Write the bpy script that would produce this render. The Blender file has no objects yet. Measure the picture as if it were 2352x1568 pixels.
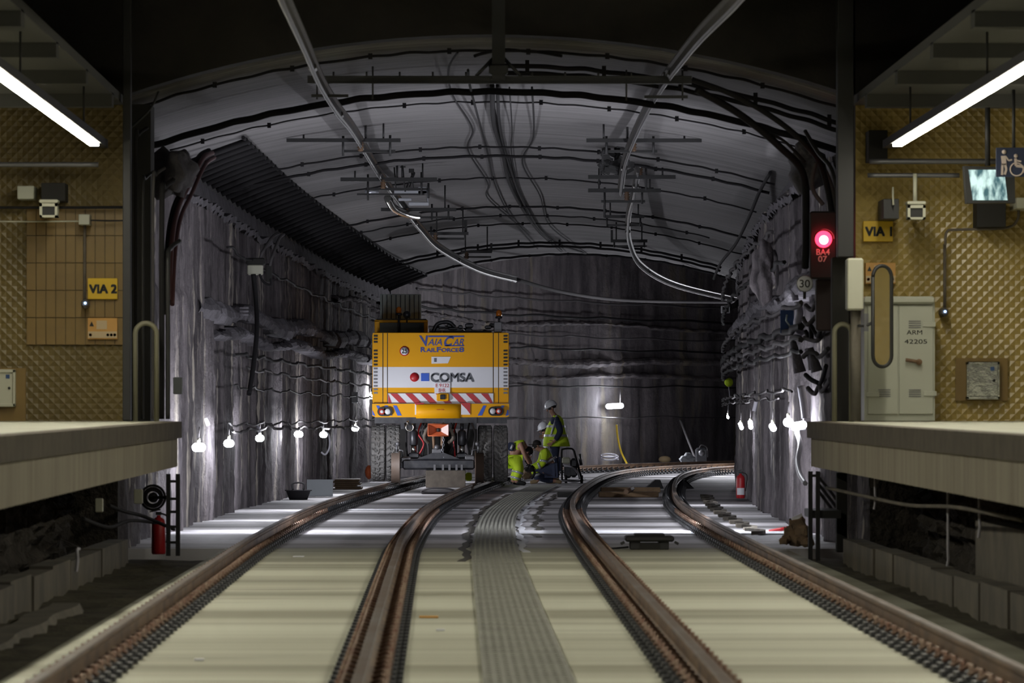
import bpy, math, random
import numpy as np
from mathutils import Vector, Matrix
random.seed(7)
SC = bpy.context.scene
COL = SC.collection
F, VX, HY, CZ = 13000.0, 1050.0, 943.0, 1.65     # focal length in px, vanishing point of the track, camera height

# ------------------------------------------------------------------ camera, world, exposure
cam_d = bpy.data.cameras.new('camera')
cam = bpy.data.objects.new('camera', cam_d)
COL.objects.link(cam)
cam.location = (0, 0, CZ)
cam.rotation_euler = (math.radians(90) + math.atan((HY-784)/F), 0, -math.atan((1176-VX)/F))
cam_d.sensor_width = 36.0
cam_d.lens = F/2352*36.0
cam_d.clip_start = 0.5
cam_d.clip_end = 400
cam_d.dof.use_dof = True
cam_d.dof.focus_distance = 116
cam_d.dof.aperture_fstop = 6.3
SC.camera = cam
w = bpy.data.worlds.new('world'); SC.world = w
w.use_nodes = True
w.node_tree.nodes['Background'].inputs[0].default_value = (0.55, 0.58, 0.7, 1)
w.node_tree.nodes['Background'].inputs[1].default_value = 0.0
SC.view_settings.view_transform = 'Standard'
SC.view_settings.look = 'None'
SC.view_settings.exposure = 0.7
SC.view_settings.gamma = 1.0
SC.view_settings.use_curve_mapping = False
SC.cycles.use_denoising = True
SC.cycles.max_bounces = 4
SC.cycles.diffuse_bounces = 3
SC.cycles.use_adaptive_sampling = True
SC.cycles.adaptive_threshold = 0.04
SC.cycles.sample_clamp_indirect = 3.0
SC.cycles.caustics_reflective = False
SC.cycles.caustics_refractive = False

BULB_W = 34.0        # one festoon bulb, watts, all round
BULB_A = 44.0        # and what it throws out into the tunnel
STRIP_E = 35.0       # platform light strips
def lamp(name, loc, power, color, radius=0.08, kind='POINT', **k):
    l = bpy.data.lights.new(name, kind); l.energy = power; l.color = color
    if kind in ('POINT', 'SPOT'): l.shadow_soft_size = radius
    for a, b in k.items(): setattr(l, a, b)
    o = bpy.data.objects.new(name, l); o.location = loc; COL.objects.link(o)
    return o
COOL = (0.93, 0.94, 1.0)

# ------------------------------------------------------------------ measuring
def P(px, py, d):
    return Vector(((px-VX)/F*d, d, CZ-(py-HY)/F*d))
_mp = [(0,.46),(20,.46),(30,.46),(50,.455),(65,.46),(75,.52),(85,.62),(92,.75),(100,.98),(108,1.26),(116,1.58),(124,1.93),
       (130,2.24),(137,2.72),(145,3.5),(151,4.6),(157,6.3),(163,8.5),(168.5,11.3),(173,14.8),(180,21.5)]
_ys = np.arange(0, 180, 0.5)
_xs = np.interp(_ys, [a for a, b in _mp], [b for a, b in _mp])
_k = np.exp(-0.5*(np.arange(-16, 17)/6.0)**2); _k /= _k.sum()
_xp = np.pad(_xs, 16, mode='edge'); _xp[-16:] = _xs[-1] + (_xs[-1]-_xs[-2])*np.arange(1, 17)
_xs = np.convolve(_xp, _k, 'valid')
_dx = np.gradient(_xs, _ys)
def MX(t): return float(np.interp(t, _ys, _xs))
def nrm(t):
    g = float(np.interp(t, _ys, _dx)); l = math.hypot(1, g)
    return Vector((1/l, -g/l, 0)), Vector((g/l, 1/l, 0))
def off(t, o, z=0.0):
    n, _ = nrm(t)
    return Vector((MX(t)+n.x*o, t+n.y*o, z))
def TH(t): return float(np.interp(t, [30, 65, 100, 140], [1.865, 1.975, 1.99, 2.03]))   # half the track spacing
G2 = 0.872
RAIL_TOP = 0.20

# ------------------------------------------------------------------ materials
def _n(nt, kind, **k):
    n = nt.nodes.new(kind)
    for a, b in k.items(): setattr(n, a, b)
    return n
def mat(name, col, rough=0.6, metal=0.0, spec=0.5, col2=None, scale=(1, 1, 1), nscale=3.0, lo=0.35, hi=0.65, detail=5,
        bump=0.0, bscale=20.0, bdist=0.02, emit=None, estr=0.0, col3=None, s3=(1, 1, 1), n3=2.0, lo3=0.55, hi3=0.7, rough2=None):
    m = bpy.data.materials.new(name); m.use_nodes = True
    nt = m.node_tree; b = nt.nodes['Principled BSDF']
    b.inputs['Base Color'].default_value = (*col, 1)
    b.inputs['Roughness'].default_value = rough
    b.inputs['Metallic'].default_value = metal
    b.inputs['Specular IOR Level'].default_value = spec
    geo = None
    def noise(sc, ns, lo_, hi_):
        nonlocal geo
        if geo is None: geo = _n(nt, 'ShaderNodeNewGeometry')
        mp = _n(nt, 'ShaderNodeMapping'); mp.inputs['Scale'].default_value = sc
        nt.links.new(geo.outputs['Position'], mp.inputs['Vector'])
        t = _n(nt, 'ShaderNodeTexNoise'); t.inputs['Scale'].default_value = ns; t.inputs['Detail'].default_value = detail
        t.inputs['Roughness'].default_value = 0.6
        nt.links.new(mp.outputs[0], t.inputs['Vector'])
        r = _n(nt, 'ShaderNodeMapRange'); r.inputs['From Min'].default_value = lo_; r.inputs['From Max'].default_value = hi_
        nt.links.new(t.outputs['Fac'], r.inputs['Value'])
        return r.outputs['Result']
    cur = None
    if col2 is not None:
        f = noise(scale, nscale, lo, hi)
        mx = _n(nt, 'ShaderNodeMix', data_type='RGBA')
        mx.inputs[6].default_value = (*col, 1); mx.inputs[7].default_value = (*col2, 1)
        nt.links.new(f, mx.inputs[0]); cur = mx.outputs[2]
        if rough2 is not None:
            rr = _n(nt, 'ShaderNodeMapRange'); rr.inputs['To Min'].default_value = rough; rr.inputs['To Max'].default_value = rough2
            nt.links.new(f, rr.inputs['Value']); nt.links.new(rr.outputs[0], b.inputs['Roughness'])
    if col3 is not None:
        f = noise(s3, n3, lo3, hi3)
        mx = _n(nt, 'ShaderNodeMix', data_type='RGBA')
        mx.inputs[6].default_value = (*col, 1)
        if cur: nt.links.new(cur, mx.inputs[6])
        mx.inputs[7].default_value = (*col3, 1)
        nt.links.new(f, mx.inputs[0]); cur = mx.outputs[2]
    if cur: nt.links.new(cur, b.inputs['Base Color'])
    if bump:
        f = noise((1, 1, 1), bscale, 0, 1)
        bp = _n(nt, 'ShaderNodeBump'); bp.inputs['Strength'].default_value = bump; bp.inputs['Distance'].default_value = bdist
        nt.links.new(f, bp.inputs['Height']); nt.links.new(bp.outputs[0], b.inputs['Normal'])
    if emit is not None:
        b.inputs['Emission Color'].default_value = (*emit, 1); b.inputs['Emission Strength'].default_value = estr
    return m
M = {}
M['slab'] = mat('slab_concrete', (.56, .565, .455), .75, col2=(.29, .28, .205), scale=(.05, 1, 1), nscale=.34, lo=.42, hi=.60, detail=4,
                col3=(.17, .14, .10), s3=(.25, 1.6, 1), n3=.9, lo3=.60, hi3=.80, bump=.3, bscale=9, bdist=.01)
M['slabtun'] = mat('tunnel_slab_light_bands', (.86, .84, .88), .7, col2=(.22, .215, .22), scale=(.03, 1, 1), nscale=.33, lo=.42, hi=.58, detail=1.5,  # cool brightness and the light and dark floor bands are painted into the colour
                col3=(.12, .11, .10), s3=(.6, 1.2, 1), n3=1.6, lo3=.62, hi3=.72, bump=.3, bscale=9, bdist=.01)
M['slabdark'] = mat('muddy_ballast', (.10, .088, .055), .9, col2=(.05, .042, .03), nscale=3.5, bump=.6, bscale=14, bdist=.04)
M['walk'] = mat('anti_slip_walkway', (.30, .30, .26), .7, col2=(.22, .22, .19), nscale=2.5)
M['paint'] = mat('white_paint', (.88, .90, .95), .6, col2=(.70, .72, .78), nscale=8)
M['joint'] = mat('dark_slab_seam', (.06, .055, .045), .6)  # for the dark seam lines beside the walkway
M['rust'] = mat('rail_rust', (.235, .145, .085), .6, metal=.2, col2=(.10, .06, .04), scale=(1, .5, 1), nscale=3, bump=.15, bscale=30, bdist=.004)
M['head'] = mat('rail_head_steel', (.11, .075, .055), .62, metal=.3, col2=(.15, .13, .12), nscale=.8, lo=.45, hi=.7)
M['rubber'] = mat('rail_pad_rubber', (.035, .036, .04), .55, bump=.2, bscale=25, bdist=.01)
M['clip'] = mat('clip_steel', (.26, .19, .14), .45, metal=.5, col2=(.16, .08, .055), nscale=9)
M['vault'] = mat('board_marked_vault_concrete', (.22, .213, .218), .88, col2=(.10, .096, .10), scale=(.10, 3.6, .10), nscale=1.7, lo=.42, hi=.68,
                 col3=(.12, .116, .12), s3=(.6, .25, .6), n3=.5, lo3=.50, hi3=.75, bump=.25, bscale=5, bdist=.02)
M['wall'] = mat('sooty_pile_wall', (.048, .041, .047), .85, col2=(.20, .178, .19), scale=(2.4, 1.6, .22), nscale=2.2, lo=.38, hi=.66, detail=8,
                col3=(.55, .50, .43), s3=(2.2, 1.8, .10), n3=1.7, lo3=.57, hi3=.68, bump=.9, bscale=7, bdist=.06)
M['wallfar'] = mat('sooty_outer_wall', (.075, .068, .076), .85, col2=(.24, .215, .22), scale=(1.2, 1.2, .3), nscale=1.6, lo=.35, hi=.7, detail=7,
                col3=(.30, .26, .19), s3=(1.0, 1.0, .16), n3=1.0, lo3=.57, hi3=.72, bump=.7, bscale=6, bdist=.06)
M['ledge'] = mat('pale_grey_ledge', (.17, .16, .18), .85, col2=(.085, .08, .09), nscale=3.5, bump=.8, bscale=9, bdist=.05)
M['black'] = mat('soot_black', (.018, .017, .016), .8)
M['headwall'] = mat('dark_headwall', (.030, .026, .023), .9, col2=(.018, .016, .015), nscale=1.5, bump=.4, bscale=6, bdist=.03)
M['steel'] = mat('dark_steel', (.035, .035, .037), .55, metal=.3)
M['greysteel'] = mat('grey_steel', (.16, .16, .17), .45, metal=.5)
M['cable'] = mat('black_cable', (.020, .019, .021), .8, spec=.2)
M['gcable'] = mat('dusty_grey_cable', (.085, .08, .084), .85, spec=.2)
M['rcable'] = mat('dull_red_cable', (.12, .05, .055), .6)
M['alu'] = mat('conductor_aluminium', (.085, .08, .08), .42, metal=.7, col2=(.05, .047, .047), nscale=2)
M['chrome'] = mat('polished_steel', (.75, .76, .72), .16, metal=1.0, bump=.3, bscale=3, bdist=.02)
M['zinc'] = mat('galvanised_bracket', (.5, .52, .58), .35, metal=.7)
M['platform'] = mat('platform_paving', (.50, .50, .40), .7, col2=(.42, .42, .34), nscale=1.2)
M['nosing'] = mat('platform_nosing', (.12, .10, .075), .85, col2=(.08, .068, .05), nscale=3)
M['fascia'] = mat('platform_fascia_concrete', (.36, .33, .26), .85, col2=(.24, .21, .165), scale=(1, 3, .35), nscale=1.4, lo=.3, hi=.7, bump=.4, bscale=8)
M['rubble'] = mat('dark_rubble', (.055, .048, .042), .95, col2=(.11, .095, .08), nscale=3.0, lo=.5, hi=.8, bump=1.0, bscale=4.5, bdist=.15)
M['kerb'] = mat('kerb_concrete', (.19, .17, .135), .85, col2=(.11, .10, .085), nscale=1.4)
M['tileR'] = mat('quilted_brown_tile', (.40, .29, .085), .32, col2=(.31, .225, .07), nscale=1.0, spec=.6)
M['tileL'] = mat('quilted_brown_tile_dim', (.165, .118, .036), .45, col2=(.125, .09, .03), nscale=1.0)  # right wall's tile again, its dimmer light put into the colour
M['tileY'] = mat('flat_yellow_tile', (.22, .135, .03), .45, col2=(.18, .11, .027), nscale=1.5)
M['grout'] = mat('tile_grout', (.10, .075, .03), .8)
M['ceil'] = mat('dark_ceiling_panel', (.07, .07, .065), .8)
M['yellow'] = mat('yellow_paint', (.80, .375, .003), .5, spec=.25)
M['signy'] = mat('yellow_sign', (.72, .46, .01), .5)
M['ink'] = mat('black_ink', (.015, .015, .015), .6)
M['white'] = mat('white_paint_gloss', (.74, .75, .80), .4)
M['red'] = mat('red_paint', (.45, .02, .025), .4)
M['blue'] = mat('blue_paint', (.02, .10, .55), .4)
M['navy'] = mat('navy_lettering', (.03, .06, .32), .4)
M['greytext'] = mat('grey_lettering', (.11, .12, .14), .5)
M['tyre'] = mat('tyre_rubber', (.32, .31, .30), .8, col2=(.24, .235, .23), nscale=6, bump=.2, bscale=30)
M['glass'] = mat('dark_glass', (.02, .025, .025), .08, spec=.8)
M['amber'] = mat('amber_lens', (.55, .15, .01), .2, spec=.7)
M['redlens'] = mat('red_lens', (.55, .04, .02), .2)
M['clear'] = mat('clear_lens', (.65, .67, .7), .15)
M['oilblack'] = mat('oily_black_metal', (.030, .032, .040), .35, metal=.4, col2=(.055, .055, .06), nscale=9)
M['orange'] = mat('faded_orange_paint', (.62, .14, .05), .5)
M['palepink'] = mat('pale_reflector', (.70, .55, .52), .45)
M['box'] = mat('dusty_ballast_box', (.15, .125, .10), .85, col2=(.10, .085, .07), nscale=6)
M['hivis'] = mat('hi_vis_yellow_cloth', (.62, .86, .03), .75, bump=.3, bscale=14, bdist=.02)
M['reflect'] = mat('reflective_tape', (.50, .52, .55), .4, metal=.3)
M['navycloth'] = mat('dark_navy_cloth', (.022, .030, .065), .85)
M['bluecloth'] = mat('navy_work_trousers', (.045, .055, .10), .85, bump=.4, bscale=10, bdist=.03)
M['skin'] = mat('skin', (.42, .23, .16), .55)
M['hair'] = mat('dark_hair', (.02, .016, .014), .7)
M['helmet'] = mat('white_helmet', (.78, .80, .84), .3)
M['khaki'] = mat('tan_leather', (.30, .22, .12), .8)
M['tarp'] = mat('grey_sheet', (.25, .27, .29), .7)
M['wood'] = mat('wood_board', (.17, .115, .07), .8, col2=(.11, .075, .045), scale=(1, 6, 1), nscale=3)
M['woodpale'] = mat('old_timber', (.30, .20, .11), .8, col2=(.20, .13, .07), nscale=4)  # paler wood than the boards
M['cabinet'] = mat('pale_green_grey_enamel', (.40, .41, .34), .5)
M['ivory'] = mat('ivory_plastic', (.50, .50, .40), .5)
M['bluesign'] = mat('blue_enamel_sign', (.025, .07, .20), .5)
M['orangesign'] = mat('orange_notice', (.60, .32, .08), .5)
M['paleorange'] = mat('pale_notice_print', (.55, .42, .25), .5)
M['whitetag'] = mat('white_tag', (.52, .51, .58), .6)
M['yellowhose'] = mat('yellow_hose', (.75, .52, .03), .5)
M['rock'] = mat('brown_rubble', (.32, .22, .13), .85, col2=(.18, .13, .09), nscale=9)
M['mesh'] = mat('dull_green_grey_panel', (.36, .42, .41), .7)
M['straplight'] = mat('light_tube', (.9, .9, .85), .5, emit=(1.0, .95, .78), estr=STRIP_E)
M['bulb'] = mat('bulb_glow', (1, 1, 1), .5, emit=(.84, .90, 1.0), estr=40.0)
M['redglow'] = mat('red_signal_glow', (.8, .02, .03), .4, emit=(1.0, .02, .05), estr=4.5)
M['redcore'] = mat('red_signal_core', (1, .3, .3), .4, emit=(1.0, .35, .33), estr=4.0)
M['bluedot'] = mat('blue_indicator', (.2, .4, 1), .4, emit=(.35, .55, 1.0), estr=3.0)
def screen_mat():
    m = bpy.data.materials.new('cctv_picture'); m.use_nodes = True; nt = m.node_tree; b = nt.nodes['Principled BSDF']
    g = _n(nt, 'ShaderNodeNewGeometry'); mp = _n(nt, 'ShaderNodeMapping'); mp.inputs['Scale'].default_value = (9, 1, 3.5)
    mp.inputs['Rotation'].default_value = (0, .5, 0)
    t = _n(nt, 'ShaderNodeTexNoise'); t.inputs['Scale'].default_value = 1.6; t.inputs['Detail'].default_value = 4
    r = _n(nt, 'ShaderNodeValToRGB'); r.color_ramp.elements[0].position = .38; r.color_ramp.elements[0].color = (.03, .10, .12, 1)
    r.color_ramp.elements[1].position = .62; r.color_ramp.elements[1].color = (.62, .85, .80, 1)
    nt.links.new(g.outputs['Position'], mp.inputs[0]); nt.links.new(mp.outputs[0], t.inputs[0]); nt.links.new(t.outputs[0], r.inputs[0])
    nt.links.new(r.outputs[0], b.inputs['Emission Color']); b.inputs['Emission Strength'].default_value = .75
    b.inputs['Base Color'].default_value = (.02, .02, .02, 1)
    return m
M['screen'] = screen_mat()

# ------------------------------------------------------------------ mesh builder
LOC = {}
class MB:
    def __init__(s): s.v = []; s.f = []; s.m = []; s.sm = []
    def add(s, vs, fs, mi=0, smooth=False):
        b = len(s.v); s.v += [Vector(v) for v in vs]
        for f in fs: s.f.append([b+i for i in f]); s.m.append(mi); s.sm.append(smooth)
        return s
    def box(s, c, size, rot=None, mi=0, bev=0.0):
        x, y, z = [a/2 for a in size]; c = Vector(c)
        if bev > 0:
            b = min(bev, x*.9, y*.9, z*.9); vs = []
            for dz, k in ((-z, b), (-z+b, 0), (z-b, 0), (z, b)):
                for sx, sy in ((-1, -1), (1, -1), (1, 1), (-1, 1)):
                    ax, ay = x-k, y-k
                    c2 = min(b, ax, ay)*.6
                    for q in ((0, 1), (1, 0)) if (sx*sy > 0) else ((1, 0), (0, 1)):
                        vs.append(Vector((sx*(ax-c2*q[0]), sy*(ay-c2*q[1]), dz)))
            fs = [[0, 7, 6, 5, 4, 3, 2, 1][::1], list(range(24, 32))]
            for r in range(3):
                for i in range(8):
                    j = (i+1) % 8; fs.append([r*8+i, r*8+j, (r+1)*8+j, (r+1)*8+i])
        else:
            vs = [Vector((a*x, b*y, d*z)) for d in (-1, 1) for a, b in ((-1, -1), (1, -1), (1, 1), (-1, 1))]
            fs = [[0, 3, 2, 1], [4, 5, 6, 7], [0, 1, 5, 4], [1, 2, 6, 5], [2, 3, 7, 6], [3, 0, 4, 7]]
        if rot is not None: vs = [rot @ v for v in vs]
        return s.add([v+c for v in vs], fs, mi)
    def tube(s, pts, r, n=8, mi=0, cap=True, smooth=True, rr=None):
        pts = [Vector(p) for p in pts]; k = len(pts); vs = []
        up = None
        for i, p in enumerate(pts):
            t = (pts[min(i+1, k-1)]-pts[max(i-1, 0)])
            t = t.normalized() if t.length > 1e-9 else Vector((0, 0, 1))
            if up is None:
                a = Vector((0, 0, 1)) if abs(t.z) < .9 else Vector((1, 0, 0))
            else: a = up
            x = t.cross(a)
            if x.length < 1e-6: x = t.cross(Vector((1, .3, .2)))
            x.normalize(); y = x.cross(t).normalized(); up = y
            q = rr[i] if rr else r
            for j in range(n):
                an = 2*math.pi*j/n; vs.append(p+x*math.cos(an)*q+y*math.sin(an)*q)
        fs = [[i*n+j, i*n+(j+1) % n, (i+1)*n+(j+1) % n, (i+1)*n+j] for i in range(k-1) for j in range(n)]
        s.add(vs, fs, mi, smooth)
        if cap:
            s.add(vs[:n], [list(range(n))[::-1]], mi); s.add(vs[-n:], [list(range(n))], mi)
        return s
    def lathe(s, c, prof, axis='Z', n=20, mi=0, smooth=True, cap=True, sweep=2*math.pi):
        c = Vector(c); vs = []
        for (r, h) in prof:
            for j in range(n):
                a = sweep*j/n; u, v = r*math.cos(a), r*math.sin(a)
                vs.append(c+{'Z': Vector((u, v, h)), 'Y': Vector((u, h, v)), 'X': Vector((h, u, v))}[axis])
        k = len(prof)
        fs = [[i*n+j, i*n+(j+1) % n, (i+1)*n+(j+1) % n, (i+1)*n+j] for i in range(k-1) for j in range(n)]
        s.add(vs, fs, mi, smooth)
        if cap:
            if prof[0][0] > 1e-4: s.add(vs[:n], [list(range(n))], mi)
            if prof[-1][0] > 1e-4: s.add(vs[-n:], [list(range(n))], mi)
        return s
    def prism(s, pts, y0, y1, mi=0, smooth=False):
        """outline (x,z) extruded along y"""
        n = len(pts); vs = [Vector((x, y0, z)) for x, z in pts]+[Vector((x, y1, z)) for x, z in pts]
        fs = [list(range(n)), list(range(n, 2*n))[::-1]]+[[i, i+n, (i+1) % n+n, (i+1) % n] for i in range(n)]
        return s.add(vs, fs, mi, smooth)
    def sphere(s, c, r, n=12, mi=0, sc=(1, 1, 1), rot=None, z0=-1.0, z1=1.0):
        c = Vector(c); m = n//2+1; vs = []
        for i in range(m+1):
            z = math.cos(math.pi*i/m); z = max(z0, min(z1, z)); q = math.sqrt(max(0, 1-z*z))
            for j in range(n):
                a = 2*math.pi*j/n; v = Vector((q*math.cos(a)*r*sc[0], q*math.sin(a)*r*sc[1], z*r*sc[2]))
                vs.append((rot @ v if rot else v)+c)
        fs = [[i*n+j, (i+1)*n+j, (i+1)*n+(j+1) % n, i*n+(j+1) % n] for i in range(m) for j in range(n)]
        return s.add(vs, fs, mi, True)
    def build(s, name, mats, parent=None, label=None, cat=None, group=None, kind=None):
        if not isinstance(mats, (list, tuple)): mats = [mats]
        me = bpy.data.meshes.new(name)
        if parent is not None: o0 = LOC[parent.name]
        else:
            a = np.array([tuple(v) for v in s.v]); lo, hi = a.min(0), a.max(0)
            o0 = Vector(((lo[0]+hi[0])/2, (lo[1]+hi[1])/2, lo[2]))
        me.from_pydata([tuple(v-o0) for v in s.v], [], s.f)
        for m in mats: me.materials.append(M[m] if isinstance(m, str) else m)
        me.polygons.foreach_set('material_index', s.m); me.polygons.foreach_set('use_smooth', s.sm)
        me.update()
        import bmesh
        bm = bmesh.new(); bm.from_mesh(me); bmesh.ops.remove_doubles(bm, verts=bm.verts, dist=1e-5)
        bmesh.ops.recalc_face_normals(bm, faces=bm.faces); bm.to_mesh(me); bm.free()
        o = bpy.data.objects.new(name, me); COL.objects.link(o)
        if parent is not None: o.parent = parent
        else: o.location = o0
        LOC[o.name] = o0
        tag(o, label, cat, group, kind)
        return o
def tag(o, label=None, cat=None, group=None, kind=None):
    if label: o['label'] = label
    if cat: o['category'] = cat
    if group: o['group'] = group
    if kind: o['kind'] = kind
    return o
def thing(name, loc, label, cat, group=None):
    o = bpy.data.objects.new(name, None); o.empty_display_size = .2; COL.objects.link(o)
    o.location = loc; LOC[o.name] = Vector(loc)
    return tag(o, label, cat, group)
def struct(name, mb, mats): return mb.build(name, mats, kind='structure')
def copy_tree(o, loc=None, parent=None):
    c = o.copy(); COL.objects.link(c)
    if parent is not None: c.parent = parent
    if loc is not None:
        c.location = loc; LOC[c.name] = Vector(loc)
    for ch in [k for k in bpy.data.objects if k.parent == o]: copy_tree(ch, None, c)
    return c
def sweep(mb, prof, ts, mi=0, closed=True, o0=0.0, dz=0.0, ofun=None, mis=None, smooth=False, caps=True):
    n = len(prof); vs = []
    for t in ts:
        b = (ofun(t) if ofun else 0)+o0
        for o, z in prof: vs.append(off(t, b+o, z+dz))
    k = len(ts)
    for j in range(n if closed else n-1):
        fs = [[i*n+j, i*n+(j+1) % n, (i+1)*n+(j+1) % n, (i+1)*n+j] for i in range(k-1)]
        mb.add(vs, [], 0); b = len(mb.v)-len(vs)
        for f in fs: mb.f.append([b+q for q in f]); mb.m.append(mis[j] if mis else mi); mb.sm.append(smooth)
    if closed and caps:
        mb.add(vs[:n], [list(range(n))], mi); mb.add(vs[-n:], [list(range(n))], mi)
    return mb
_font = {}
def text(body, px0, px1, pz0, pz1, y, m, parent, name='lettering', shear=0.0, bold=0.0, depth=.006, fat=0.0):
    """flat raised letters filling the rectangle x px0..px1, z pz0..pz1 (world), facing the camera"""
    cu = bpy.data.curves.new('t', 'FONT'); cu.body = body; cu.extrude = .02; cu.shear = shear; cu.offset = bold
    o = bpy.data.objects.new('t', cu); COL.objects.link(o)
    bpy.context.view_layer.update()
    me = bpy.data.meshes.new_from_object(o.evaluated_get(bpy.context.evaluated_depsgraph_get()))
    bpy.data.objects.remove(o)
    a = np.array([v.co[:] for v in me.vertices]); lo, hi = a.min(0), a.max(0)
    mb = MB(); vs = []
    for v in a:
        u = (v-lo)/np.maximum(hi-lo, 1e-6)
        vs.append(Vector((px0+(px1-px0)*u[0], y-depth*u[2], pz0+(pz1-pz0)*u[1])))
    for dx, dz in ((0, 0),) if not fat else ((-fat, -fat), (fat, -fat), (-fat, fat), (fat, fat)):
        mb.add([v+Vector((dx, -abs(dx+2*dz)*.02, dz)) for v in vs], [list(p.vertices) for p in me.polygons])
    bpy.data.meshes.remove(me)
    return mb.build(name, m, parent)
def pr(px0, py0, px1, py1, d):   # pixel rectangle -> x0,x1,z0,z1
    a, b = P(px0, py0, d), P(px1, py1, d); return a.x, b.x, b.z, a.z
def pbox(mb, px0, py0, px1, py1, d0, d1, mi=0, bev=0.0):
    x0, x1, z0, z1 = pr(px0, py0, px1, py1, d0)
    return mb.box(((x0+x1)/2, (d0+d1)/2, (z0+z1)/2), (x1-x0, abs(d1-d0), z1-z0), mi=mi, bev=bev)
def smooth_pts(pts, n=8):
    pts = [Vector(p) for p in pts]; out = []
    for i in range(len(pts)-1):
        p0, p1, p2, p3 = pts[max(i-1, 0)], pts[i], pts[i+1], pts[min(i+2, len(pts)-1)]
        for j in range(n):
            t = j/n
            out.append(.5*((2*p1)+(p2-p0)*t+(2*p0-5*p1+4*p2-p3)*t*t+(3*p1-p0-3*p2+p3)*t**3))
    return out+[pts[-1]]
def pipe(name, pts, r, m, label, cat, group=None, n=6, sub=8, parent=None):
    mb = MB(); mb.tube(smooth_pts(pts, sub), r, n)
    return mb.build(name, m, parent, label, cat, group)

# ------------------------------------------------------------------ the setting: slab, walls, vault
TS = list(np.arange(20, 176, 1.0))
PD = 65.5                       # where the platforms end and the tunnel starts
# track slab: narrow in the station, wall to wall in the tunnel
mb = MB(); sweep(mb, [(-3.25, 0), (3.45, 0), (3.45, -.35), (-3.25, -.35)], [t for t in np.arange(20, 68.1, 1)])
struct('floor', mb, 'slab')
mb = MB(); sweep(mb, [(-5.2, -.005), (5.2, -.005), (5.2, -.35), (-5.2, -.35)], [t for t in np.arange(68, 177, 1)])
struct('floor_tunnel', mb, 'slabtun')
rnd = random.Random(3)
for nm, o0, o1 in (('floor_left_gully', -6.2, -3.25), ('floor_right_gully', 3.45, 6.6)):
    mb = MB(); ts = np.arange(20, 66.1, .5); os_ = np.linspace(o0, o1, 10); b = []
    for t in ts:
        for o in os_:
            b.append(off(t, o, -.10+rnd.uniform(-.035, .035)))
    k = len(os_)
    mb.add(b, [[i*k+j, i*k+j+1, (i+1)*k+j+1, (i+1)*k+j] for i in range(len(ts)-1) for j in range(k-1)])
    struct(nm, mb, 'slabdark')
def zs(t): return float(np.interp(t, [66, 87, 107, 140, 200], [5.15, 5.2, 5.05, 4.65, 4.6]))
def zc(t): return 6.0-.0068*(t-66)
WL, WR = -4.5, 4.3
def pile(t, o, z, sd):
    """outward displacement of a bored-pile wall"""
    q = (t % 1.25)/1.25
    d = .13*math.sqrt(max(0, 1-(2*q-1)**2))
    d += .02*math.sin(t*9.1+sd)+.015*math.sin(t*1.3+z*1.1+sd*2)+.012*math.sin(t*23+z*5)
    i = math.floor(t/1.25); r = random.Random(int(i*13+sd*7)); d += r.uniform(-.10, .10)
    if z < 3.3 and r.random() < .5: d += .05
    return d
def wallmesh(mb, o_in, sgn, t0, t1, zf, sd, dt=.16, nz=46, thick=.8):
    ts = np.arange(t0, t1+.01, dt); vs = []; rr = random.Random(sd)
    for t in ts:
        top = zf(t)
        for k in range(nz):
            z = -.1+(top+.1)*k/(nz-1)
            vs.append(off(t, o_in-sgn*(pile(t, o_in, z, sd)+rr.uniform(-.012, .012))+sgn*.12, z))
    n = nz
    mb.add(vs, [[i*n+j, i*n+j+1, (i+1)*n+j+1, (i+1)*n+j] for i in range(len(ts)-1) for j in range(n-1)], 0, True)
    tt = [off(t, o_in+sgn*(thick if k else -.05), zf(t)) for t in ts for k in (0, 1)]
    mb.add(tt, [[2*i, 2*i+1, 2*i+3, 2*i+2] for i in range(len(ts)-1)])
    bb = [off(t, o_in+sgn*thick, z) for t in ts for z in (-.1, zf(t))]
    mb.add(bb, [[2*i, 2*i+1, 2*i+3, 2*i+2] for i in range(len(ts)-1)])
mb = MB(); wallmesh(mb, WL, -1, 66.5, 140, lambda t: zs(t)-.42, 1); struct('wall_left', mb, 'wall')
mb = MB(); wallmesh(mb, WR, 1, 66.5, 140, lambda t: zs(t)-.3, 2); struct('wall_right', mb, 'wall')
mb = MB(); wallmesh(mb, WL-.1, -1, 139.5, 176, lambda t: 7.2, 3, dt=.22, nz=60); struct('wall_outer_bend', mb, 'wallfar')
mb = MB(); wallmesh(mb, WR+.1, 1, 139.5, 160, lambda t: 7.2, 4, dt=.4, nz=30); struct('wall_inner_bend', mb, 'wallfar')
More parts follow.
